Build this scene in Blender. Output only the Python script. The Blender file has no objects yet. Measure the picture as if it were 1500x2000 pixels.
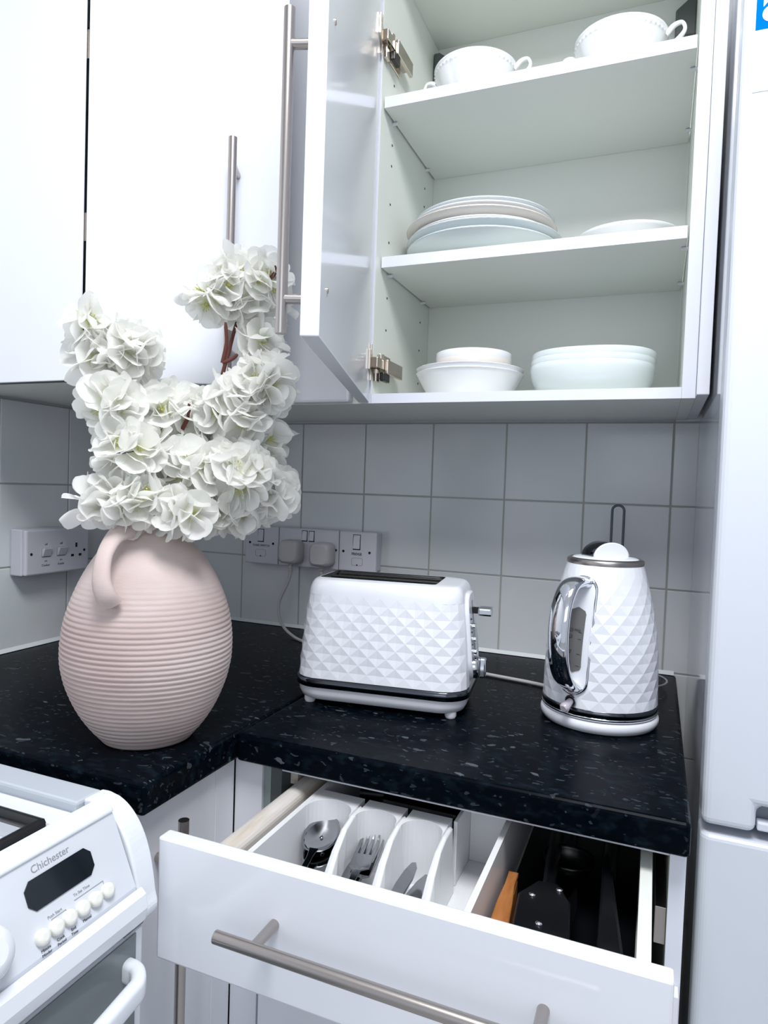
import bpy, bmesh, math, random
from math import sin, cos, pi, radians, sqrt, atan2
from mathutils import Vector, Matrix
C = bpy.context.scene
COL = C.collection
rnd = random.Random(7)

# ---------------------------------------------------------------- camera
def make_camera():
    cd = bpy.data.cameras.new('camera'); co = bpy.data.objects.new('camera', cd); COL.objects.link(co)
    yaw, pit, rol = 0.3848, -0.0374, 0.0342
    f = Vector((-sin(yaw)*cos(pit), cos(yaw)*cos(pit), sin(pit)))
    r = Vector((cos(yaw), sin(yaw), 0)); u = r.cross(f)
    r2 = r*cos(rol) + u*sin(rol); u2 = -r*sin(rol) + u*cos(rol)
    m = Matrix((r2, u2, -f)).transposed().to_4x4()
    m.translation = Vector((1.0832, -1.3242, 1.2336)); co.matrix_world = m
    cd.sensor_fit = 'VERTICAL'; cd.sensor_height = 36; cd.sensor_width = 27
    cd.lens = 1312.5*36/2000; cd.clip_start = 0.02
    C.camera = co
make_camera()

# ---------------------------------------------------------------- world, light, exposure
def make_light():
    w = bpy.data.worlds.new('world'); C.world = w; w.use_nodes = True
    b = w.node_tree.nodes['Background']; b.inputs[0].default_value = (0.80, 0.88, 1.0, 1); b.inputs[1].default_value = 0.5
    def area(name, loc, target, sx, sy, power, col):
        l = bpy.data.lights.new(name, 'AREA'); l.shape = 'RECTANGLE'; l.size = sx; l.size_y = sy; l.energy = power; l.color = col
        o = bpy.data.objects.new(name, l); COL.objects.link(o); o.location = loc
        d = Vector(target) - Vector(loc); o.rotation_euler = d.to_track_quat('-Z', 'Y').to_euler()
        return o
    area('ceiling_light', (1.10, -1.17, 2.39), (1.05, -0.95, 0.9), 0.6, 0.6, 22, (0.97, 0.985, 1.0))
    area('front_fill_light', (1.5, -3.2, 1.9), (0.8, -0.2, 1.4), 1.6, 1.2, 6, (0.90, 0.95, 1.0))  # added soft fill from behind the camera, not a known window
make_light()
C.view_settings.view_transform = 'Standard'; C.view_settings.look = 'None'
C.view_settings.gamma = 1; C.view_settings.use_curve_mapping = False
C.view_settings.exposure = 0.5

# ---------------------------------------------------------------- materials
def mat(name, col, rough=0.5, metal=0.0, spec=0.5, **kw):
    m = bpy.data.materials.new(name); m.use_nodes = True
    p = m.node_tree.nodes['Principled BSDF']
    p.inputs['Base Color'].default_value = (*col, 1); p.inputs['Roughness'].default_value = rough
    p.inputs['Metallic'].default_value = metal; p.inputs['Specular IOR Level'].default_value = spec
    for k, v in kw.items(): p.inputs[k.replace('_', ' ')].default_value = v
    return m
def nodes(m): return m.node_tree.nodes, m.node_tree.links, m.node_tree.nodes['Principled BSDF']
def noise_mix(m, scale, c1, c2, lo=0.4, hi=0.6, stretch=(1, 1, 1), detail=3):
    n, l, p = nodes(m)
    tc = n.new('ShaderNodeTexCoord'); mp = n.new('ShaderNodeMapping'); mp.inputs['Scale'].default_value = stretch
    nz = n.new('ShaderNodeTexNoise'); nz.inputs['Scale'].default_value = scale; nz.inputs['Detail'].default_value = detail
    cr = n.new('ShaderNodeValToRGB'); e = cr.color_ramp.elements
    e[0].position = lo; e[0].color = (*c1, 1); e[1].position = hi; e[1].color = (*c2, 1)
    l.new(tc.outputs['Object'], mp.inputs[0]); l.new(mp.outputs[0], nz.inputs['Vector'])
    l.new(nz.outputs[0], cr.inputs[0]); l.new(cr.outputs[0], p.inputs['Base Color'])
    return cr
def bump(m, scale, strength, dist=0.001, stretch=(1, 1, 1)):
    n, l, p = nodes(m)
    tc = n.new('ShaderNodeTexCoord'); mp = n.new('ShaderNodeMapping'); mp.inputs['Scale'].default_value = stretch
    nz = n.new('ShaderNodeTexNoise'); nz.inputs['Scale'].default_value = scale
    b = n.new('ShaderNodeBump'); b.inputs['Strength'].default_value = strength; b.inputs['Distance'].default_value = dist
    l.new(tc.outputs['Object'], mp.inputs[0]); l.new(mp.outputs[0], nz.inputs['Vector'])
    l.new(nz.outputs[0], b.inputs['Height']); l.new(b.outputs[0], p.inputs['Normal'])

M = {}
M['gloss'] = mat('gloss_white_door', (0.84, 0.86, 0.92), 0.12); bump(M['gloss'], 14, 0.05, 0.001)
M['carcass'] = mat('white_melamine', (0.82, 0.85, 0.80), 0.35); bump(M['carcass'], 260, 0.08, 0.0004)
M['edge'] = mat('white_edging', (0.77, 0.79, 0.88), 0.3)
M['tile'] = mat('ceramic_tile', (0.66, 0.69, 0.71), 0.14)
noise_mix(M['tile'], 5, (0.67, 0.71, 0.725), (0.73, 0.735, 0.765)); bump(M['tile'], 18, 0.12, 0.001)
M['grout'] = mat('grout', (0.42, 0.42, 0.40), 0.9); bump(M['grout'], 300, 0.3, 0.0006)
M['plaster'] = mat('painted_plaster', (0.82, 0.83, 0.85), 0.8); bump(M['plaster'], 120, 0.1)
M['ceiling'] = mat('ceiling_paint', (0.8, 0.8, 0.8), 0.9); bump(M['ceiling'], 80, 0.1)
M['floor'] = mat('vinyl_floor', (0.5, 0.5, 0.5), 0.4); noise_mix(M['floor'], 30, (0.48, 0.48, 0.48), (0.6, 0.59, 0.57))
M['steel'] = mat('brushed_steel', (0.46, 0.42, 0.40), 0.28, 1.0); bump(M['steel'], 400, 0.05, 0.0003)
M['chrome'] = mat('chrome', (0.72, 0.74, 0.78), 0.06, 1.0)
M['darkchrome'] = mat('dark_chrome_band', (0.12, 0.13, 0.15), 0.12, 1.0)
M['nickel'] = mat('nickel_hinge', (0.62, 0.55, 0.48), 0.2, 1.0)
M['cutlery'] = mat('stainless_cutlery', (0.36, 0.37, 0.39), 0.12, 1.0)
M['plastic'] = mat('white_plastic', (0.80, 0.82, 0.86), 0.3)
M['socket'] = mat('socket_plastic', (0.62, 0.62, 0.68), 0.35)
M['plug'] = mat('plug_plastic', (0.50, 0.49, 0.50), 0.45)
M['black'] = mat('black_plastic', (0.004, 0.0045, 0.006), 0.3)
M['hole'] = mat('socket_hole', (0.003, 0.003, 0.004), 0.8)
M['ink'] = mat('printed_ink', (0.05, 0.05, 0.06), 0.6)
M['inkgrey'] = mat('grey_ink', (0.30, 0.31, 0.34), 0.5)
M['china'] = mat('white_china', (0.86, 0.87, 0.90), 0.12)
M['chinablue'] = mat('pale_stoneware', (0.72, 0.78, 0.80), 0.12)
M['cream'] = mat('cream_china', (0.80, 0.75, 0.70), 0.15)
M['appl'] = mat('gloss_appliance_white', (0.85, 0.87, 0.93), 0.18)
M['enamel'] = mat('white_enamel', (0.82, 0.85, 0.90), 0.2)
M['panel'] = mat('control_panel_white', (0.70, 0.73, 0.79), 0.3)
M['rail'] = mat('grey_white_rail', (0.52, 0.56, 0.62), 0.3)
M['cream_btn'] = mat('cream_button', (0.86, 0.86, 0.80), 0.3)
M['glass'] = mat('smoked_oven_glass', (0.20, 0.23, 0.24), 0.1)
M['display'] = mat('dark_display_glass', (0.004, 0.008, 0.012), 0.08)
M['fridge'] = mat('fridge_white', (0.68, 0.715, 0.79), 0.3); bump(M['fridge'], 350, 0.05, 0.0003)
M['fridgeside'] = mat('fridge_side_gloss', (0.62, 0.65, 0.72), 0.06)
M['gasket'] = mat('grey_gasket', (0.20, 0.22, 0.27), 0.5)
M['bracket'] = mat('grey_hanger_cover', (0.10, 0.115, 0.11), 0.5)
M['wood'] = mat('birch_drawer_side', (0.62, 0.52, 0.40), 0.45)
noise_mix(M['wood'], 9, (0.74, 0.70, 0.66), (0.52, 0.42, 0.30), 0.45, 0.72, (5, 0.7, 9))
M['woodspoon'] = mat('orange_wood', (0.45, 0.17, 0.05), 0.5); noise_mix(M['woodspoon'], 12, (0.5, 0.2, 0.06), (0.35, 0.12, 0.03), 0.4, 0.6, (6, 1, 6))
M['tray'] = mat('white_tray_plastic', (0.84, 0.85, 0.87), 0.3)
M['wire'] = mat('grey_wire', (0.10, 0.11, 0.12), 0.35, 0.6)
M['bark'] = mat('brown_twig', (0.10, 0.025, 0.018), 0.7); bump(M['bark'], 200, 0.4, 0.001)
M['window'] = mat('grey_gauge_window', (0.16, 0.16, 0.16), 0.25)
M['violet'] = mat('translucent_lever', (0.55, 0.50, 0.58), 0.15)
M['blue'] = mat('blue_print', (0.0, 0.15, 0.66), 0.9, 0, 0.03)
M['paper'] = mat('paper_label', (0.9, 0.9, 0.9), 0.4)
M['sealant'] = mat('white_sealant', (0.74, 0.78, 0.80), 0.35)
M['gapshade'] = mat('painted_gap_shade', (0.10, 0.115, 0.12), 0.7)  # shade painted into white cabinet panels that border dark gaps
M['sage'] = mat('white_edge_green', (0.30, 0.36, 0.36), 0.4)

def mk_worktop():
    m = mat('dark_speckled_laminate', (0.004, 0.006, 0.01), 0.27, 0, 0.03); n, l, p = nodes(m)
    tc = n.new('ShaderNodeTexCoord'); mp = n.new('ShaderNodeMapping'); mp.inputs['Rotation'].default_value = (0, 0, 0.5)
    mp.inputs['Scale'].default_value = (1, 1.7, 1.7)
    l.new(tc.outputs['Object'], mp.inputs[0])
    nz = n.new('ShaderNodeTexNoise'); nz.inputs['Scale'].default_value = 30; nz.inputs['Detail'].default_value = 4
    vo = n.new('ShaderNodeTexVoronoi'); vo.inputs['Scale'].default_value = 42; vo.inputs['Randomness'].default_value = 1
    add = n.new('ShaderNodeMixRGB'); add.blend_type = 'ADD'; add.inputs[0].default_value = 0.05
    l.new(mp.outputs[0], add.inputs[1]); l.new(nz.outputs['Color'], add.inputs[2]); l.new(add.outputs[0], vo.inputs['Vector'])
    l.new(mp.outputs[0], nz.inputs['Vector'])
    sp = n.new('ShaderNodeSeparateColor'); l.new(vo.outputs['Color'], sp.inputs[0])
    c1 = n.new('ShaderNodeMath'); c1.operation = 'GREATER_THAN'; c1.inputs[1].default_value = 0.86; l.new(sp.outputs[0], c1.inputs[0])
    c2 = n.new('ShaderNodeMath'); c2.operation = 'LESS_THAN'; c2.inputs[1].default_value = 0.30; l.new(vo.outputs['Distance'], c2.inputs[0])
    mu = n.new('ShaderNodeMath'); mu.operation = 'MULTIPLY'; l.new(c1.outputs[0], mu.inputs[0]); l.new(c2.outputs[0], mu.inputs[1])
    mu2 = n.new('ShaderNodeMath'); mu2.operation = 'MULTIPLY'; l.new(mu.outputs[0], mu2.inputs[0]); l.new(sp.outputs[1], mu2.inputs[1])
    big = n.new('ShaderNodeTexNoise'); big.inputs['Scale'].default_value = 60; big.inputs['Detail'].default_value = 2; l.new(mp.outputs[0], big.inputs['Vector'])
    cr = n.new('ShaderNodeValToRGB'); e = cr.color_ramp.elements
    e[0].position = 0.5; e[0].color = (0.0012, 0.0026, 0.005, 1); e[1].position = 0.75; e[1].color = (0.005, 0.011, 0.017, 1)
    l.new(big.outputs[0], cr.inputs[0])
    mx = n.new('ShaderNodeMixRGB'); mx.inputs[2].default_value = (0.085, 0.10, 0.12, 1); l.new(mu2.outputs[0], mx.inputs[0]); l.new(cr.outputs[0], mx.inputs[1])
    v2 = n.new('ShaderNodeTexVoronoi'); v2.inputs['Scale'].default_value = 105; l.new(add.outputs[0], v2.inputs['Vector'])
    s2 = n.new('ShaderNodeSeparateColor'); l.new(v2.outputs['Color'], s2.inputs[0])
    g1 = n.new('ShaderNodeMath'); g1.operation = 'GREATER_THAN'; g1.inputs[1].default_value = 0.72; l.new(s2.outputs[0], g1.inputs[0])
    g2 = n.new('ShaderNodeMath'); g2.operation = 'LESS_THAN'; g2.inputs[1].default_value = 0.34; l.new(v2.outputs['Distance'], g2.inputs[0])
    g3 = n.new('ShaderNodeMath'); g3.operation = 'MULTIPLY'; l.new(g1.outputs[0], g3.inputs[0]); l.new(g2.outputs[0], g3.inputs[1])
    g4 = n.new('ShaderNodeMath'); g4.operation = 'MULTIPLY'; l.new(g3.outputs[0], g4.inputs[0]); l.new(s2.outputs[2], g4.inputs[1])
    m2 = n.new('ShaderNodeMixRGB'); m2.inputs[2].default_value = (0.038, 0.05, 0.06, 1); l.new(g4.outputs[0], m2.inputs[0]); l.new(mx.outputs[0], m2.inputs[1])
    l.new(m2.outputs[0], p.inputs['Base Color']); return m
M['worktop'] = mk_worktop()

def mk_clay():
    m = mat('pink_clay', (0.6, 0.5, 0.47), 0.62, 0, 0.3); n, l, p = nodes(m)
    cr = noise_mix(m, 4.5, (0.50, 0.385, 0.365), (0.64, 0.545, 0.52), 0.35, 0.65, (1, 1, 2.2), 4)
    bump(m, 160, 0.25, 0.0008, (1, 1, 6)); return m
M['clay'] = mk_clay()

def mk_petal():
    m = bpy.data.materials.new('white_silk_petal'); m.use_nodes = True
    n, l, p = nodes(m)
    tc = n.new('ShaderNodeTexCoord'); s = n.new('ShaderNodeSeparateXYZ'); l.new(tc.outputs['Generated'], s.inputs[0])
    cr = n.new('ShaderNodeValToRGB'); e = cr.color_ramp.elements
    e[0].position = 0.0; e[0].color = (0.80, 0.82, 0.52, 1); e[1].position = 0.33; e[1].color = (0.965, 0.965, 0.94, 1)
    l.new(s.outputs[1], cr.inputs[0]); l.new(cr.outputs[0], p.inputs['Base Color'])
    p.inputs['Roughness'].default_value = 0.6; p.inputs['Specular IOR Level'].default_value = 0.2
    t = n.new('ShaderNodeBsdfTranslucent'); mx = n.new('ShaderNodeMixShader'); mx.inputs[0].default_value = 0.55
    l.new(cr.outputs[0], t.inputs[0]); l.new(p.outputs[0], mx.inputs[1]); l.new(t.outputs[0], mx.inputs[2])
    l.new(mx.outputs[0], n['Material Output'].inputs[0]); return m
M['petal'] = mk_petal()
M['pistil'] = mat('pale_green_pistil', (0.62, 0.62, 0.22), 0.6)

# ---------------------------------------------------------------- mesh builder
W = {}                                            # world matrix of every object made here
class MB:
    def __init__(s): s.v, s.f, s.sm, s.mi = [], [], [], []
    def add(s, vs, fs, smooth=False, mi=0):
        o = len(s.v); s.v += [tuple(x) for x in vs]
        for f in fs: s.f.append([i + o for i in f]); s.sm.append(smooth); s.mi.append(mi)
        return s
    def box(s, x0, x1, y0, y1, z0, z1, mi=0):
        return s.add([(x0,y0,z0),(x1,y0,z0),(x1,y1,z0),(x0,y1,z0),(x0,y0,z1),(x1,y0,z1),(x1,y1,z1),(x0,y1,z1)],
              [(0,3,2,1),(4,5,6,7),(0,1,5,4),(1,2,6,5),(2,3,7,6),(3,0,4,7)], False, mi)
    def loops(s, L, closed=True, cap0=False, cap1=False, smooth=True, mi=0, ring=False):
        n = len(L[0]); vs = [p for lp in L for p in lp]; fs = []
        m = len(L)
        for i in range(m if ring else m - 1):
            a, b = i*n, ((i + 1) % m)*n
            for j in range(n if closed else n - 1):
                k = (j + 1) % n; fs.append((a + j, a + k, b + k, b + j))
        s.add(vs, fs, smooth, mi)
        if cap0: s.add(L[0], [tuple(range(n - 1, -1, -1))], False, mi)
        if cap1: s.add(L[-1], [tuple(range(n))], False, mi)
        return s
    def lathe(s, prof, n=48, c=(0, 0, 0), cap0=True, cap1=True, rfun=None, mi=0, smooth=True):
        L = []
        for r, z in prof:
            L.append([(c[0] + (r + (rfun(2*pi*j/n, r, z) if rfun else 0))*cos(2*pi*j/n), c[1] + (r + (rfun(2*pi*j/n, r, z) if rfun else 0))*sin(2*pi*j/n), c[2] + z) for j in range(n)])
        return s.loops(L, True, cap0, cap1, smooth, mi)
    def tube(s, path, r, n=10, caps=True, closed=False, mi=0, flat=1.0):
        P = [Vector(p) for p in path]; m = len(P); L = []; up = None
        for i, p in enumerate(P):
            if closed: t = P[(i + 1) % m] - P[i - 1]
            else: t = P[min(i + 1, m - 1)] - P[max(i - 1, 0)]
            t.normalize()
            if up is None:
                up = Vector((0, 0, 1)) if abs(t.z) < 0.9 else Vector((1, 0, 0))
            a = up - t*up.dot(t); a.normalize(); b = t.cross(a); up = a
            rr = r[i] if isinstance(r, (list, tuple)) else r
            L.append([p + a*rr*flat*cos(2*pi*j/n) + b*rr*sin(2*pi*j/n) for j in range(n)])
        return s.loops(L, True, caps and not closed, caps and not closed, True, mi, closed)
    def cyl(s, a, b, r, n=24, r2=None, mi=0):
        return s.tube([a, b], [r, r if r2 is None else r2], n, mi=mi)
    def prism(s, poly, ax, lo, hi, mi=0):
        def P(a, b, c): return {'x': (c, a, b), 'y': (a, c, b), 'z': (a, b, c)}[ax]
        A = [P(a, b, lo) for a, b in poly]; B = [P(a, b, hi) for a, b in poly]; n = len(poly)
        area = sum(poly[i][0]*poly[(i+1) % n][1] - poly[(i+1) % n][0]*poly[i][1] for i in range(n))
        fs = [tuple(range(n - 1, -1, -1)), tuple(range(n, 2*n))] + [(i, (i + 1) % n, n + (i + 1) % n, n + i) for i in range(n)]
        if (area < 0) != (ax == 'y'): fs = [tuple(reversed(f)) for f in fs]
        return s.add(A + B, fs, False, mi)
    def ell(s, c, rx, ry, rz, n=20, m=12, mi=0):
        prof = [(sin(pi*i/m), -cos(pi*i/m)) for i in range(m + 1)]
        prof[0] = (0.001, -1); prof[-1] = (0.001, 1)
        return s.loops([[(c[0] + rx*r*cos(2*pi*j/n), c[1] + ry*r*sin(2*pi*j/n), c[2] + rz*z) for j in range(n)] for r, z in prof], True, True, True, True, mi)
    def xf(s, m):
        s.v = [tuple(m @ Vector(v)) for v in s.v]; return s
    def mesh(s, name, mats):
        me = bpy.data.meshes.new(name); me.from_pydata(s.v, [], s.f)
        me.polygons.foreach_set('use_smooth', s.sm); me.polygons.foreach_set('material_index', s.mi)
        for m in (mats if isinstance(mats, (list, tuple)) else [mats]): me.materials.append(M[m] if isinstance(m, str) else m)
        me.update(); return me

def tag(o, label=None, cat=None, group=None, kind=None):
    for k, v in (('label', label), ('category', cat), ('group', group), ('kind', kind)):
        if v: o[k] = v
    return o
def thing(name, label, cat, loc=(0, 0, 0), rz=0, group=None):
    o = bpy.data.objects.new(name, None); COL.objects.link(o); o.empty_display_size = 0.02
    W[o] = Matrix.Translation(Vector(loc)) @ Matrix.Rotation(rz, 4, 'Z'); o.matrix_world = W[o]
    return tag(o, label, cat, group)
def sub(name, parent, loc=(0, 0, 0), rz=0):      # an Empty part (a door, a drawer) with its own axes; loc is in world space
    o = bpy.data.objects.new(name, None); COL.objects.link(o); o.empty_display_size = 0.02
    w = Matrix.Translation(Vector(loc)) @ Matrix.Rotation(rz, 4, 'Z'); o.parent = parent
    o.matrix_basis = W[parent].inverted() @ w; W[o] = w; return o
def obj(name, mb, m, parent=None, world=False, bevel=0, seg=2, label=None, solid=0, origin=None):
    me = mb.mesh(name, m)
    o = bpy.data.objects.new(name, me); COL.objects.link(o)
    if parent:
        o.parent = parent; W[o] = W[parent].copy()
        if world: me.transform(W[parent].inverted())
    else: W[o] = Matrix()
    if solid:
        md = o.modifiers.new('thick', 'SOLIDIFY'); md.thickness = solid; md.offset = 0
    if bevel:
        md = o.modifiers.new('bevel', 'BEVEL'); md.width = bevel; md.segments = seg; md.limit_method = 'ANGLE'; md.angle_limit = radians(40)
    if label: o['label'] = label
    return o
def text(s, size, m, parent, mat4, name='lettering', bold=0.0, align='LEFT'):
    cu = bpy.data.curves.new('lettering', 'FONT'); cu.body = s; cu.size = size; cu.align_x = align; cu.extrude = 0.00012; cu.offset = bold
    t = bpy.data.objects.new('tmp', cu); COL.objects.link(t)
    bpy.context.view_layer.update()
    me = bpy.data.meshes.new_from_object(t.evaluated_get(bpy.context.evaluated_depsgraph_get()))
    bpy.data.objects.remove(t); me.transform(mat4); me.materials.clear(); me.materials.append(M[m])
    o = bpy.data.objects.new(name, me); COL.objects.link(o); o.parent = parent; me.transform(W[parent].inverted()); W[o] = W[parent].copy(); return o
def frame(o, x, y):                               # 4x4 whose local X, Y run along the given world directions
    x = Vector(x).normalized(); y = Vector(y).normalized(); z = x.cross(y)
    m = Matrix((x, y, z)).transposed().to_4x4(); m.translation = Vector(o); return m
def struct(name, mb, m, label=None, **k):
    o = obj(name, mb, m, **k); o['kind'] = 'structure'
    if label: o['label'] = label
    return o
def arc(cx, cy, r, a0, a1, n=8): return [(cx + r*cos(a0 + (a1 - a0)*i/n), cy + r*sin(a0 + (a1 - a0)*i/n)) for i in range(n + 1)]
def rrect(x0, x1, y0, y1, r, n=6):
    return arc(x1 - r, y1 - r, r, 0, pi/2, n) + arc(x0 + r, y1 - r, r, pi/2, pi, n) + arc(x0 + r, y0 + r, r, pi, 1.5*pi, n) + arc(x1 - r, y0 + r, r, 1.5*pi, 2*pi, n)
def bez(p0, p1, p2, p3, n=16):
    P = [Vector(p) for p in (p0, p1, p2, p3)]; out = []
    for i in range(n + 1):
        t = i/n; out.append(P[0]*(1-t)**3 + P[1]*3*t*(1-t)**2 + P[2]*3*t*t*(1-t) + P[3]*t**3)
    return out
def spline(pts, n=8):                            # Catmull-Rom through the points
    P = [Vector(p) for p in pts]; P = [P[0]*2 - P[1]] + P + [P[-1]*2 - P[-2]]; out = []
    for i in range(1, len(P) - 2):
        a, b, c, d = P[i-1:i+3]
        for k in range(n):
            t = k/n; out.append(0.5*((2*b) + (c - a)*t + (2*a - 5*b + 4*c - d)*t*t + (3*b - a - 3*c + d)*t**3))
    return out + [P[-2]]

# ---------------------------------------------------------------- the room
ZA, PT = 1.368, 0.152                            # top grout line and tile pitch
def make_room():
    wb = struct('wall_back', MB().box(-0.1, 3.0, 0.007, 0.1, 0, 2.42), 'plaster', 'back wall with grey-white ceramic tiles above the dark worktop')
    wl = struct('wall_left', MB().box(-0.1, -0.007, -3.6, 0.007, 0, 2.42), 'plaster', 'left wall with grey tiles behind the vase')
    struct('wall_right', MB().box(2.95, 3.05, -3.6, 0.007, 0, 2.42), 'plaster')
    struct('floor', MB().box(-0.1, 3.05, -3.6, 0.1, -0.05, 0), 'floor')
    struct('ceiling', MB().box(-0.1, 3.05, -3.6, 0.1, 2.42, 2.47), 'ceiling')
    g = 0.0014
    def tiles(wall, us, zs, place):
        obj('grout', MB().add(*place(us[0], us[-1], zs[0], zs[-1], True)), 'grout', wall)
        for i in range(len(us) - 1):
            for j in range(len(zs) - 1):
                mb = MB(); mb.add(*place(us[i] + g, us[i+1] - g, zs[j] + g, zs[j+1] - g, False)); obj('tile', mb, 'tile', wall, bevel=0.0012)
    B = MB().box(0, 1, 0, 1, 0, 1)
    def bk(x0, x1, z0, z1, gr):
        y0, y1 = (0.0012, 0.007) if gr else (rnd.uniform(-0.0004, 0.0003), 0.007)
        m = MB().box(x0, x1, y0, y1, z0, z1); return m.v, m.f
    def lf(y0, y1, z0, z1, gr):
        x1 = -0.0012 if gr else rnd.uniform(-0.0003, 0.0004)
        m = MB().box(-0.007, x1, y0, y1, z0, z1); return m.v, m.f
    xs = [0.0] + [0.3467 + PT*k for k in range(-2, 6)]
    zs = [ZA - 3*PT, ZA - 2*PT, ZA - PT, ZA]
    tiles(wb, xs, zs, bk)
    tiles(wb, [0.3467 + PT*5, 0.3467 + PT*6, 0.3467 + PT*7], [ZA + PT*k for k in range(-6, 5)], bk)
    tiles(wl, [-0.3224 + PT*k for k in range(-5, 3)] + [0.0], zs, lf)
make_room()

# ---------------------------------------------------------------- worktops
def make_worktops():
    zt, th = 0.910, 0.036
    def slab(name, poly, label):
        mb = MB().prism(poly, 'z', zt - th, zt); o = obj(name, mb, 'worktop', bevel=0.005, seg=3); tag(o, label, 'worktop', 'laminate worktops'); return o
    slab('worktop', [(0.002, -0.768), (0.5949, -0.768), (0.5949, -0.002), (0.002, -0.002)], 'dark speckled worktop along the left wall, under the pink vase')
    slab('worktop', [(0.5957, -0.600), (1.130, -0.600), (1.130, -0.002), (0.5957, -0.002)], 'dark speckled worktop along the back wall, under the toaster and kettle')
    s = MB().prism([(-0.002, 0.911), (-0.009, 0.911), (-0.002, 0.917)], 'x', 0.002, 1.126)
    o = struct('trim_1', s, 'sealant', 'white sealant bead along the back edge of the worktop')
    s = MB().prism([(0.002, 0.911), (0.009, 0.911), (0.002, 0.917)], 'y', -0.766, -0.01)
    struct('trim_2', s, 'sealant', 'white sealant bead along the left wall')
make_worktops()

# ---------------------------------------------------------------- bar handle, in the local axes of a door whose front is -Y
def bar_handle(name, parent, s, z0, z1, vertical=True, yf=-0.018, off=0.035, inset=0.036, label='brushed steel bar handle'):
    mb = MB(); r = 0.006
    if vertical:
        mb.cyl((s, yf - off, z0), (s, yf - off, z1), r, 24)
        for z in (z0 + inset, z1 - inset): mb.cyl((s, yf - off, z), (s, yf, z), 0.0052, 18)
    else:
        mb.cyl((z0, yf - off, s), (z1, yf - off, s), r, 24)
        for x in (z0 + inset, z1 - inset): mb.cyl((x, yf - off, s), (x, yf, s), 0.0052, 18)
    return obj(name, mb, 'steel', parent, bevel=0.0008, label=label)

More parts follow.
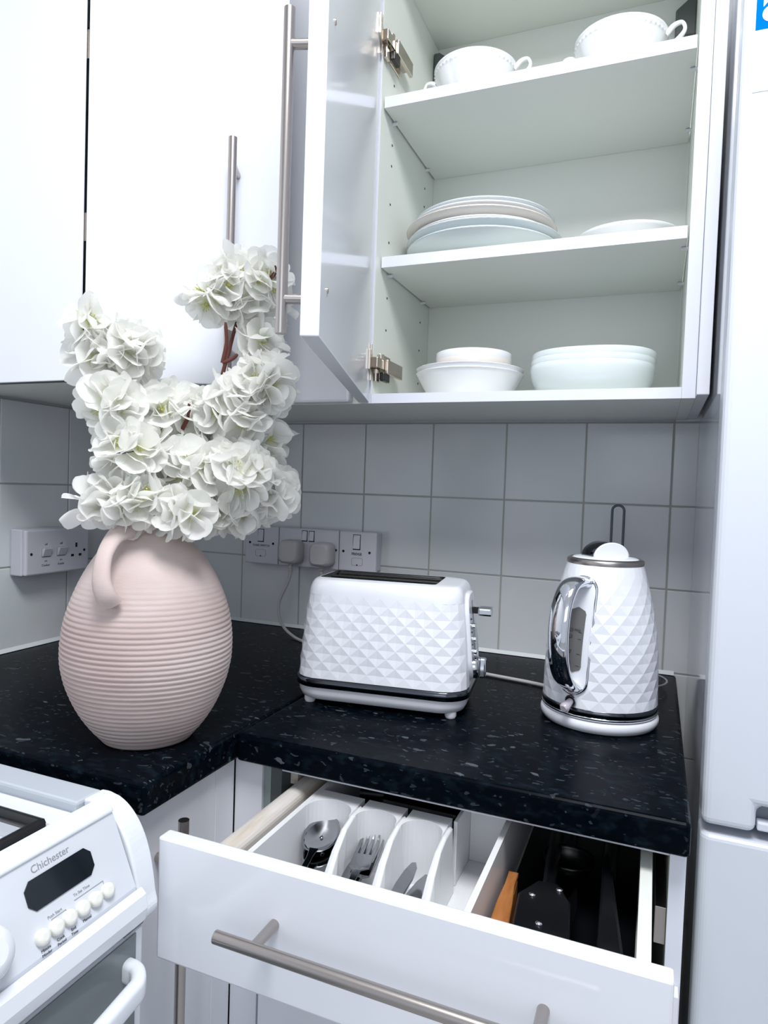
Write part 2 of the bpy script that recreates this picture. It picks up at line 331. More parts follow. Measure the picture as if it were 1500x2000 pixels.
# ---------------------------------------------------------------- open wall cupboard on the back wall
ZB, ZT = 1.372, 2.132
def make_wall_cupboard():
    t = thing('wall_cupboard', 'white wall cupboard with open door, full of crockery', 'cupboard', (0.871, -0.15, ZB))
    def P(name, x0, x1, y0, y1, z0, z1, m='carcass', b=0.0006, **k): return obj(name, MB().box(x0, x1, y0, y1, z0, z1), m, t, True, b, **k)
    P('side_panel', 0.616, 0.634, -0.289, -0.002, ZB, ZT); P('side_panel', 1.1085, 1.1265, -0.289, -0.002, ZB, ZT)
    P('bottom_panel', 0.634, 1.1085, -0.289, -0.002, ZB, ZB + 0.016); P('top_panel', 0.634, 1.1085, -0.289, -0.002, ZT - 0.016, ZT)
    P('back_panel', 0.634, 1.1085, -0.008, -0.003, ZB + 0.016, ZT - 0.016)
    P('end_panel', 1.1268, 1.1428, -0.309, -0.002, ZB + 0.002, ZT, 'gloss', 0.001)
    P('edging', 0.6345, 1.108, -0.2902, -0.2891, ZB, ZB + 0.0158, 'edge', 0); P('edging', 1.1088, 1.1264, -0.2902, -0.2891, ZB, ZT, 'edge', 0); P('edging', 0.6163, 0.6337, -0.2902, -0.2891, ZB, ZT, 'edge', 0)
    for z0, yf in ((1.601, -0.270), (1.8585, -0.280)):
        s = P('shelf', 0.6368, 1.1062, yf, -0.0085, z0, z0 + 0.018)
        obj('shelf_edging', MB().box(0.6370, 1.1060, yf - 0.0012, yf, z0, z0 + 0.0178), 'edge', s, True)
        for x in (0.634, 1.1085):
            for y in (-0.235, -0.06):
                d = 1 if x < 0.8 else -1
                obj('shelf_pin', MB().cyl((x - d*0.002, y, z0 - 0.003), (x + d*0.009, y, z0 - 0.003), 0.0028, 10), 'plastic', t, True)
    hb = MB()                                                     # drilled pin holes, tiny dark sockets
    for z in (1.44, 1.505, 1.56, 1.655, 1.72, 1.785, 1.82, 1.92):
        for y in (-0.235, -0.06):
            hb.cyl((0.6335, y, z), (0.6343, y, z), 0.0022, 8)
    o = obj('pin_hole', hb, 'hole', t, True); o['kind'] = 'stuff'
    for x, lab in ((0.6555, None), (1.0885, None)):               # grey covers over the hanging brackets, at the top back corners
        d = 1 if x < 0.8 else -1
        mb = MB().prism([(0, 0), (0.034, 0), (0.034, 0.045), (0.012, 0.062), (0, 0.062)], 'y', -0.038, -0.0085)
        for i, v in enumerate(mb.v): mb.v[i] = (x - d*0.0205 + d*v[0], v[1], 2.030 + v[2])
        if d < 0: mb.f = [list(reversed(f)) for f in mb.f]
        obj('hanger_cover', mb, 'bracket', t, True, 0.003, label='dark grey bracket cover')
    # door, hinged at the left and standing open
    h = (0.6314, -0.2915, 0)
    d = sub('door', t, (h[0], h[1], ZB), atan2(-0.9519, 0.3065))
    obj('door_panel', MB().box(0.002, 0.490, -0.0185, 0, 0.001, ZT - ZB), 'gloss', d, bevel=0.0012)
    bar_handle('handle', d, 0.420, 0.0185, 0.351)
    sc = MB()
    for z in (0.0545, 0.315): sc.cyl((0.452, -0.001, z), (0.452, 0.0012, z), 0.003, 12)
    o = obj('screw_head', sc, 'nickel', d)
    # concealed hinges
    for zc in (1.438, 1.965):
        mb = MB()
        mb.box(0.6340, 0.6365, -0.262, -0.215, zc - 0.022, zc + 0.022)        # plate on the cupboard side
        mb.box(0.6365, 0.6475, -0.300, -0.205, zc - 0.008, zc + 0.009)        # arm
        mb.box(0.6475, 0.6535, -0.268, -0.198, zc - 0.014, zc + 0.010)        # sprung cover
        mb.box(0.6365, 0.6420, -0.290, -0.276, zc - 0.030, zc - 0.008)
        mb.cyl((0.640, -0.268, zc + 0.010), (0.640, -0.268, zc + 0.018), 0.006, 14)
        hg = obj('hinge', mb, 'nickel', t, True, 0.0012)
        fl = MB().box(0.006, 0.012, -0.0, 0.0035, zc - ZB - 0.030, zc - ZB + 0.030); fl.box(0.002, 0.040, -0.0, 0.004, zc - ZB - 0.016, zc - ZB + 0.016)
        obj('hinge_flange', fl.xf(W[d]), 'nickel', hg, True, 0.0006)
        bb = MB().box(0.6420, 0.6505, -0.276, -0.250, zc - 0.027, zc - 0.012); obj('damper', bb, 'black', hg, True, 0.002)
make_wall_cupboard()

def make_corner_cupboard():
    t = thing('corner_cupboard', 'white corner wall cupboard behind the blossoms, with a half open bar-handled door', 'cupboard', (0.3, -0.3, ZB))
    def P(name, x0, x1, y0, y1, z0, z1, m='carcass', b=0.0008, **k): return obj(name, MB().box(x0, x1, y0, y1, z0, z1), m, t, True, b, **k)
    P('end_panel', 0.002, 0.3085, -0.592, -0.588, ZB, ZT, 'gloss', 0.001); P('side_panel', 0.002, 0.285, -0.588, -0.574, ZB, ZT, 'gapshade', 0.001)  # core set back and coloured dark, so the gap by the door looks shaded
    P('bottom_panel', 0.002, 0.300, -0.574, -0.002, ZB, ZB + 0.016); P('bottom_panel', 0.300, 0.6155, -0.285, -0.002, ZB, ZB + 0.016)
    P('top_panel', 0.002, 0.300, -0.574, -0.002, ZT - 0.016, ZT); P('top_panel', 0.300, 0.6155, -0.285, -0.002, ZT - 0.016, ZT)
    P('back_panel', 0.002, 0.006, -0.572, -0.002, ZB + 0.016, ZT - 0.016, 'gapshade')
    P('front_panel', 0.31, 0.5995, -0.3035, -0.2855, ZB + 0.001, ZT, 'gloss', 0.005)
    A = (0.3134, -0.589); a = atan2(0.113, 0.2556)
    d = sub('door', t, (A[0], A[1], ZB), a)
    obj('door_panel', MB().box(0.0, 0.2795, 0, 0.018, 0.001, ZT - ZB), 'gloss', d, bevel=0.0012)
    bar_handle('handle', d, 0.2115, 0.007, 0.334, yf=0.0)
    for zc in (1.59, 1.845):
        obj('hinge', MB().box(0.3000, 0.3105, -0.5870, -0.580, zc - 0.02, zc + 0.02), 'nickel', t, True)
make_corner_cupboard()

# ---------------------------------------------------------------- base units
def make_base_units():
    t = thing('drawer_cabinet', 'white base cabinet with its top drawer pulled out, under the toaster', 'cabinet', (0.87, -0.3, 0.0))
    def P(name, x0, x1, y0, y1, z0, z1, m='carcass', b=0.0006, **k): return obj(name, MB().box(x0, x1, y0, y1, z0, z1), m, t, True, b, **k)
    P('side_panel', 0.632, 0.648, -0.572, -0.03, 0.12, 0.8735, 'gapshade'); P('side_panel', 1.1125, 1.1285, -0.575, -0.03, 0.12, 0.8735)  # left panel coloured dark to stand in for shade beside the drawer
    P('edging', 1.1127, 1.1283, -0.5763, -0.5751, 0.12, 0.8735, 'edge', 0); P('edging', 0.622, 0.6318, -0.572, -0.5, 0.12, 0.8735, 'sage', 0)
    P('corner_post', 0.5798, 0.6215, -0.577, -0.559, 0.12, 0.8735, 'gloss', 0.001)
    P('back_panel', 0.648, 1.1125, -0.036, -0.03, 0.12, 0.8735)
    P('bottom_panel', 0.648, 1.1125, -0.57, -0.036, 0.12, 0.138)
    P('rail', 0.648, 1.1125, -0.572, -0.556, 0.8600, 0.8735, 'edge')
    P('plinth', 0.6, 1.1285, -0.53, -0.515, 0.0, 0.119, 'gloss')
    P('runner', 0.6485, 0.6595, -0.55, -0.06, 0.835, 0.853, 'wood'); P('runner', 1.101, 1.1122, -0.565, -0.06, 0.76, 0.80, 'steel')
    P('cabinet_door', 0.634, 1.1265, -0.5935, -0.5765, 0.13, 0.728, 'gloss', 0.0012)
    d = sub('drawer', t, (0.87, -0.78, 0.74))
    def D(name, x0, x1, y0, y1, z0, z1, m='carcass', b=0.001, **k): return obj(name, MB().box(x0, x1, y0, y1, z0, z1), m, d, True, b, **k)
    D('drawer_front', 0.6252, 1.1124, -0.780, -0.762, 0.7395, 0.8675, 'gloss', 0.0025)
    # left side: a rounded wood-grained profile; right side: a plain panel
    s = MB().prism([(0.6615, 0.757), (0.6875, 0.757), (0.6875, 0.815)] + [(0.6745 + 0.013*cos(a), 0.838 + 0.010*sin(a)) for a in [pi*i/10 for i in range(11)]] + [(0.6615, 0.815)], 'y', -0.762, -0.30)
    obj('drawer_side', s, 'wood', d, True, label='wood-grained drawer side')
    D('drawer_side', 1.0845, 1.0965, -0.762, -0.30, 0.757, 0.848)
    D('drawer_back', 0.6885, 1.0845, -0.312, -0.30, 0.757, 0.835)
    D('drawer_shade_sheet', 0.9445, 1.0835, -0.76, -0.314, 0.7631, 0.7650, 'black', 0); D('drawer_bottom', 0.6875, 1.0845, -0.762, -0.312, 0.757, 0.763)  # black sheet added in place of the shadow between the utensils
    hl = bar_handle('handle', d, 0.0745, -0.145, 0.187, vertical=False, yf=0.0, off=0.038, inset=0.040)
    # left-hand base unit
    t2 = thing('base_cabinet', 'narrow white base cabinet beside the cooker, under the vase', 'cabinet', (0.3, -0.68, 0.0))
    def Q(name, x0, x1, y0, y1, z0, z1, m='carcass', b=0.0008, **k): return obj(name, MB().box(x0, x1, y0, y1, z0, z1), m, t2, True, b, **k)
    Q('side_panel', 0.02, 0.560, -0.766, -0.750, 0.12, 0.8735); Q('side_panel', 0.02, 0.560, -0.60, -0.584, 0.12, 0.8735)
    Q('top_rail', 0.02, 0.560, -0.750, -0.60, 0.858, 0.8735); Q('bottom_panel', 0.02, 0.560, -0.750, -0.60, 0.12, 0.138)
    Q('plinth', 0.50, 0.515, -0.766, -0.54, 0, 0.119, 'gloss')
    dd = sub('door', t2, (0.562, -0.765, 0.13), pi/2)
    obj('door_panel', MB().box(0.0, 0.146, -0.0175, 0, 0, 0.742), 'gloss', dd, bevel=0.0012)
    bar_handle('handle', dd, 0.0385, 0.40, 0.728, inset=0.05)
    Q('filler_strip', 0.562, 0.5795, -0.6185, -0.5785, 0.13, 0.872, 'gloss', 0.001)
make_base_units()

# ---------------------------------------------------------------- cutlery tray and what lies in the drawer
def make_tray():
    t = thing('cutlery_tray', 'white plastic cutlery tray inside the open drawer', 'tray', (0.82, -0.55, 0.7635))
    x0, x1, y0, y1, z0, z1 = 0.700, 0.942, -0.758, -0.33, 0.7638, 0.845
    w = 0.0035
    mb = MB().box(x0, x1, y0, y1, z0, z0 + 0.004); obj('tray_floor', mb, 'tray', t, True)
    def taper(xa, xb, ya, yb, t0=0.0055, t1=0.003, za=z0 + 0.004, zb=z1): # wall thicker at its foot, along y
        c = (xa + xb)/2
        return MB().loops([[(c - t0, ya, za), (c + t0, ya, za), (c + t0, yb, za), (c - t0, yb, za)], [(c - t1, ya, zb), (c + t1, ya, zb), (c + t1, yb, zb), (c - t1, yb, zb)]], True, True, True, False)
    for x in (x0 + 0.0032, x1 - 0.0032): obj('rim_wall', taper(x - 0.003, x + 0.003, y0, y1, 0.0032, 0.0032), 'tray', t, True, 0.001)
    obj('rim_wall', MB().box(x0 + 0.0065, x1 - 0.0065, y0, y0 + 0.004, z0 + 0.004, z1), 'tray', t, True, 0.001); obj('rim_wall', MB().box(x0 + 0.0065, x1 - 0.0065, y1 - 0.004, y1, z0 + 0.004, z1), 'tray', t, True, 0.001)
    divs = [0.767, 0.824, 0.880]
    for i, x in enumerate(divs):
        # divider: full height at the back, dipping towards the front
        L = []
        for y, zt_, tb, bb in ((-0.586, z1, 0.003, 0.0065), (-0.610, z1, 0.003, 0.0065), (-0.632, z1 - 0.005, 0.0034, 0.007), (-0.655, z1 - 0.020, 0.0042, 0.009), (-0.680, z1 - 0.046, 0.005, 0.012), (-0.705, z0 + 0.012, 0.005, 0.015), (-0.735, z0 + 0.0065, 0.004, 0.013)):
            L.append([(x - bb, y, z0 + 0.004), (x + bb, y, z0 + 0.004), (x + tb, y, zt_ - 0.002), (x, y, zt_), (x - tb, y, zt_ - 0.002)])
        obj('divider', MB().loops([list(reversed(l)) for l in L], True, True, True, False), 'tray', t, True, 0.001)
    # rounded back ends of the three narrow slots
    xl = [x0 + 0.0065] + divs
    for i in range(3):
        a, b = xl[i] + (0.003 if i else 0), xl[i + 1] - 0.003; c = (a + b)/2; r = (b - a)/2 - 0.0005
        yb = -0.584
        poly = [(b, -0.566), (a, -0.566), (a, yb - r)] + [(c - r*cos(pi*k/14), yb - r + r*sin(pi*k/14)) for k in range(15)] + [(b, yb - r)]
        mb = MB().prism(poly, 'z', z0 + 0.004, z1)
        obj('slot_end', mb, 'tray', t, True, 0.0012)
    obj('cross_wall', MB().box(0.8845, x1 - 0.0065, -0.509, -0.505, z0 + 0.004, z1), 'tray', t, True, 0.001)
    obj('cross_wall', MB().box(0.880, 0.8845, -0.572, -0.505, z0 + 0.004, z1), 'tray', t, True, 0.001)
    return t
make_tray()

def strip(mb, path, widths, th):                  # a flat bent strip: path of (y, z), half width per point, thickness
    L = []
    for (y, z), w in zip(path, widths): L.append([(-w, y, z), (w, y, z), (w, y, z + th), (-w, y, z + th)])
    mb.loops([list(reversed(l)) for l in L], True, True, True, False)
def make_cutlery():
    # local axes: +Y towards the tip, origin below the middle of the piece
    def put(name, mb, m, label, cat, loc, rz, group, tilt=0, bevel=0.0004, solid=0):
        t = thing(name, label, cat, loc, rz, group); mb.xf(Matrix.Rotation(tilt, 4, 'X'))
        return t
    spoon_lab = ['stainless spoon on top in the left slot of the cutlery tray', 'stainless spoon lying beneath another in the tray']
    for i, (loc, rz) in enumerate((((0.737, -0.662, 0.796), 0.17), ((0.741, -0.674, 0.785), 0.10))):
        t = thing('spoon', spoon_lab[i], 'spoon', loc, rz, 'spoons in the tray')
        n, m = 16, 7; L = []
        for k in range(m):
            q = k/(m - 1); L.append([(0.0215*q*cos(a)*(1 - 0.12*sin(a)), 0.050 + 0.034*q*sin(a), 0.012 + 0.008*q*q + 0.16*(0.034*q*sin(a))) for a in [2*pi*j/n for j in range(n)]])
        L[0] = [(0.0005*cos(2*pi*j/n), 0.05 + 0.0005*sin(2*pi*j/n), 0.012) for j in range(n)]
        obj('bowl', MB().loops(L, True, True, False), 'cutlery', t, solid=0.0014)
        h = MB(); strip(h, [(0.020, 0.015), (0.006, 0.0135), (-0.02, 0.011), (-0.07, 0.005)], [0.0055, 0.0035, 0.0035, 0.006], 0.002)
        obj('stem', h, 'cutlery', t, bevel=0.0006)
    fork_lab = ['uppermost of the steel forks in the second slot of the cutlery tray', 'middle steel fork of the pile in the tray', 'steel fork at the bottom of the pile, turned slightly left']
    for i, (loc, rz) in enumerate((((0.795, -0.658, 0.797), 0.17), ((0.797, -0.662, 0.791), 0.12), ((0.789, -0.664, 0.785), 0.19))):
        t = thing('fork', fork_lab[i], 'fork', loc, rz, 'forks in the tray')
        for k in range(4):
            x = -0.0099 + 0.0066*k; m = MB(); strip(m, [(0.036, 0.010), (0.050, 0.0105), (0.066, 0.013), (0.080, 0.018)], [0.0020, 0.0019, 0.0016, 0.0007], 0.0018)
            for q, v in enumerate(m.v): m.v[q] = (v[0] + x, v[1], v[2])
            obj('tine', m, 'cutlery', t, bevel=0.0004)
        h = MB(); strip(h, [(0.037, 0.010), (0.012, 0.009), (0.001, 0.012), (-0.02, 0.012), (-0.072, 0.004)], [0.0121, 0.0118, 0.005, 0.0035, 0.006], 0.0018)
        obj('stem', h, 'cutlery', t, bevel=0.0006)
    knife_lab = ['round-ended table knife on top in the third tray slot', 'table knife partly hidden under another in the third slot']
    for i, (loc, rz, ro) in enumerate((((0.850, -0.676, 0.800), 0.06, 0.42), ((0.859, -0.672, 0.787), -0.02, 0.25))):
        t = thing('table_knife', knife_lab[i], 'knife', loc, rz, 'knives in the tray')
        poly = [(-0.009, -0.05), (0.008, -0.05), (0.010, 0.0), (0.0115, 0.03), (0.009, 0.055), (0.004, 0.068), (-0.002, 0.070), (-0.007, 0.055), (-0.0095, 0.03)]
        b = MB().prism(poly, 'z', 0.004, 0.0056).xf(Matrix.Rotation(-ro, 4, 'Y')); obj('blade', b, 'cutlery', t, bevel=0.0005)
        obj('grip', MB().box(-0.006, 0.006, -0.062, -0.0505, 0.001, 0.007), 'cutlery', t, bevel=0.001)
    # dark utensils in the right half of the drawer
    z = 0.7653
    def ut(name, label, cat, loc, rz): return thing(name, label, cat, loc, rz, 'kitchen utensils in the drawer')
    t = ut('wooden_spatula', 'orange wooden spatula against the left side of the utensil compartment', 'spatula', (0.9555, -0.635, z - 0.0), 0.05)
    b = MB(); strip(b, [(-0.12, 0.030), (-0.06, 0.034), (0.0, 0.036), (0.03, 0.036), (0.06, 0.033)], [0.009, 0.0105, 0.008, 0.0055, 0.0055], 0.006); obj('blade', b, 'woodspoon', t, bevel=0.002)
    s = MB(); strip(s, [(-0.12, 0.0), (0.06, 0.0)], [0.005, 0.005], 0.0295); obj('shaft', s, 'woodspoon', t)
    t = ut('slotted_turner', 'black nylon turner with shiny rivets beside the wooden spatula', 'turner', (0.998, -0.64, z), 0.08)
    b = MB().prism([(-0.028, -0.09), (0.026, -0.09), (0.024, 0.0), (0.010, 0.03), (-0.010, 0.03), (-0.028, 0.0)], 'z', 0.052, 0.058); obj('blade', b, 'black', t, bevel=0.002)
    s = MB().tube([(0, 0.0, 0.050), (0, 0.05, 0.044), (0, 0.11, 0.035), (0, 0.24, 0.012)], [0.008, 0.007, 0.008, 0.010], 10); obj('grip', s, 'black', t)
    for x, y, zz in ((-0.014, 0.0, 0.0585), (-0.004, -0.045, 0.0585), (0.012, 0.018, 0.0585)): obj('rivet', MB().ell((x, y, zz), 0.0038, 0.0038, 0.002, 12, 6), 'chrome', t)
    s = MB().cyl((0.0, -0.05, 0.0), (0.0, -0.05, 0.0515), 0.010, 12); obj('edge_stand', s, 'black', t)
    t = ut('ladle', 'black plastic ladle at the back of the utensil compartment', 'ladle', (1.005, -0.50, z), 0.05)
    L = [[(0.030*sin(q)*cos(2*pi*j/18), 0.030*sin(q)*sin(2*pi*j/18), 0.036 - 0.030*cos(q)) for j in range(18)] for q in [0.05 + 1.4*k/7 for k in range(8)]]
    obj('bowl', MB().loops(L, True, True, False), 'black', t, solid=0.002)
    obj('shaft', MB().tube([(0, 0.028, 0.032), (0, 0.07, 0.028), (0, 0.15, 0.010)], 0.006, 10), 'black', t)
    t = ut('serrated_knife', 'dark serrated knife lying in the middle of the utensil compartment', 'knife', (1.0335, -0.64, z), -0.03)
    poly = [(-0.007, -0.10), (0.009, -0.10), (0.009, 0.03), (0.002, 0.075)] + [p for k in range(9) for p in ((-0.004 - 0.0003*(9 - k), 0.055 - k*0.012), (-0.0065 - 0.0002*(9 - k), 0.049 - k*0.012))]
    obj('blade', MB().prism(poly, 'z', 0.034, 0.0355).xf(Matrix.Rotation(-0.5, 4, 'Y')), mat('dull_blade', (0.11, 0.12, 0.14), 0.3, 1.0), t)
    obj('grip', MB().box(-0.009, 0.011, -0.118, -0.1005, 0.0, 0.04), 'black', t, bevel=0.003)
    t = ut('black_spatula', 'large black spatula leaning against the right side of the drawer', 'spatula', (1.0615, -0.6, z), 0.0)
    b = MB().prism([(-0.0095, -0.14), (0.018, -0.14), (-0.008, 0.06), (-0.0125, 0.08), (-0.016, 0.06)], 'z', 0.0, 0.062); obj('blade', b, 'black', t, bevel=0.003)
    obj('grip', MB().tube([(-0.01, 0.08, 0.03), (-0.012, 0.14, 0.02), (-0.012, 0.25, 0.012)], [0.008, 0.009, 0.010], 10), 'black', t)
    t = thing('kitchen_scissors', 'black handled utensil lying across the back of the cutlery tray', 'utensil', (0.83, -0.485, 0.7685), 0.0)
    obj('grip', MB().tube([(-0.095, -0.02, 0.052), (-0.03, -0.018, 0.058), (0.02, -0.008, 0.060), (0.09, -0.002, 0.060)], [0.012, 0.013, 0.012, 0.008], 12), 'black', t)
    obj('blade', MB().box(-0.06, 0.045, -0.05, 0.05, 0.0, 0.066), 'black', t, bevel=0.006)
make_cutlery()

# ---------------------------------------------------------------- crockery
def make_crockery():
    def plate(name, label, grp, c, r, h, m, foot=0.55, deep=0.0):
        prof = [(r*foot*0.9, 0.003), (r*foot*0.93, 0), (r*foot, 0), (r*foot*1.03, 0.003), (r*0.80, h*0.42), (r*0.97, h*0.93), (r, h), (r*0.985, h + 0.0022), (r*0.94, h + 0.001), (r*0.78, h*0.42 + 0.004), (r*foot, 0.0065), (0.002, 0.006)]
        o = obj(name, MB().lathe(prof, 64), m); o.location = c; W[o] = Matrix.Translation(Vector(c)); return tag(o, label, 'plate', grp)
    z = 1.6193
    G = 'plates stacked on the middle shelf'
    S = [(0.7775, -0.1435, 0.1355, 0.026, 'chinablue', 'large pale plate at the very bottom of the plate stack'),
         (0.7785, -0.1425, 0.137, 0.026, 'chinablue', 'second large pale plate from the bottom of the stack'),
         (0.7735, -0.1400, 0.127, 0.022, 'china', 'white plate just under the cream plate in the stack'),
         (0.7725, -0.1440, 0.132, 0.022, 'cream', 'cream rimmed plate in the middle of the plate stack'),
         (0.7735, -0.1400, 0.124, 0.021, 'china', 'second white plate from the top of the stack'),
         (0.7765, -0.1400, 0.122, 0.021, 'chinablue', 'topmost plate of the tall plate stack')]
    tops = [0.0305, 0.0440, 0.0525, 0.0650, 0.0765, 0.0835]
    for (x, y, r, h, m, lab), tp in zip(S, tops): plate('dinner_plate', lab, G, (x, y, z + tp - h), r, h, m)
    plate('side_plate', 'single white plate at the right of the middle shelf', None, (1.018, -0.125, z), 0.084, 0.038, 'china', 0.5)
    def bowl(name, label, grp, c, prof, m, n=56, rf=None):
        o = obj(name, MB().lathe(prof, n, rfun=rf), m); o.location = c; W[o] = Matrix.Translation(Vector(c)); return tag(o, label, 'bowl', grp)
    def bprof(r, h, foot, t=0.0035, curve=1.0, rim=0.0):
        out = [(foot*0.9, 0.002), (foot*0.95, 0), (foot, 0)]; ins = []
        for k in range(1, 10):
            q = k/9; rr = foot + (r - foot)*(q if curve == 1 else sin(q*pi/2)**curve); zz = h*q**(1.15 if curve == 1 else 1.5)
            out.append((rr, zz)); ins.append((rr - t, zz + t*0.35))
        if rim: out += [(r + rim, h + rim*0.2), (r + rim, h + rim*0.5)]
        return out + [(r - t*0.4, h + t*0.5)] + ins[::-1] + [(foot*0.9, t), (0.002, t)]
    zb = ZB + 0.0163; G1 = 'bowls at the left of the bottom shelf'; G2 = 'bowls at the right of the bottom shelf'
    bowl('bowl', 'wide flared white bowl standing lowest in the left bowl stack', G1, (0.770, -0.175, zb), bprof(0.0925, 0.0435, 0.066, rim=0.001), 'china')
    bowl('bowl', 'wide flared white bowl nested second in the left bowl stack', G1, (0.770, -0.175, zb + 0.0078), bprof(0.0925, 0.0435, 0.066, rim=0.001), 'china')
    bowl('small_bowl', 'lower of the two small straight-sided bowls on the left stack', G1, (0.7735, -0.165, zb + 0.0125), bprof(0.066, 0.056, 0.052, curve=0.5), 'cream')
    bowl('small_bowl', 'upper of the two small straight-sided bowls on the left stack', G1, (0.7735, -0.165, zb + 0.0245), bprof(0.066, 0.056, 0.052, curve=0.5), 'china')
    rf = lambda a, r, z: -0.03*r*cos(4*a)*min(1, z/0.04) if r > 0.05 else 0
    for k, lab in enumerate(('deep rounded pale bowl at the foot of the right bowl stack', 'rounded pale bowl second from the foot of the right stack', 'topmost rounded pale bowl of the right bowl stack')):
        bowl('bowl', lab, G2, (0.974 + 0.001*k, -0.165, zb + 0.0095*k), bprof(0.101, 0.049, 0.055, curve=0.75), 'chinablue', 64, rf)
    zs = 1.8769
    def cup(label, c, rz):
        t = thing('soup_cup', label, 'cup', c, rz, 'white soup cups on the top shelf')
        pr = []; H, R, F = 0.062, 0.069, 0.034
        pts = [(F*0.85, 0.002), (F*0.95, 0.0), (F, 0.001), (F*0.98, 0.005), (0.046, 0.012), (0.057, 0.024), (0.063, 0.038), (0.0665, 0.049), (0.0675, 0.0525), (0.0695, 0.0545), (0.0675, 0.0572), (0.0690, 0.060), (0.0700, 0.0622), (0.0680, 0.0635),
               (0.0660, 0.0610), (0.0630, 0.048), (0.058, 0.034), (0.050, 0.020), (0.035, 0.009), (0.002, 0.008)]
        def rf(a, r, z):
            if 0.0535 < z < 0.056 and r > 0.068: return 0.0013*cos(a*48)
            if 0.008 < z < 0.05 and r > 0.0455: return -0.0011*abs(cos(a*5))**6
            return 0
        obj('body', MB().lathe(pts, 192, rfun=rf), 'china', t)
        for s in (0, pi):
            p = spline([(0.060, 0, 0.030), (0.079, 0, 0.036), (0.0935, 0, 0.050), (0.090, 0, 0.063), (0.078, 0, 0.062), (0.0675, 0, 0.052)], 6)
            m = MB().tube(p, [0.0035 + 0.0008*sin(i*0.3) for i in range(len(p))], 10).xf(Matrix.Rotation(s, 4, 'Z')); obj('cup_handle', m, 'china', t)
    cup('white two-handled soup cup at the left of the top shelf', (0.766, -0.195, zs), radians(-5))
    cup('white two-handled soup cup at the right of the top shelf', (0.998, -0.195, zs), radians(-12))
make_crockery()

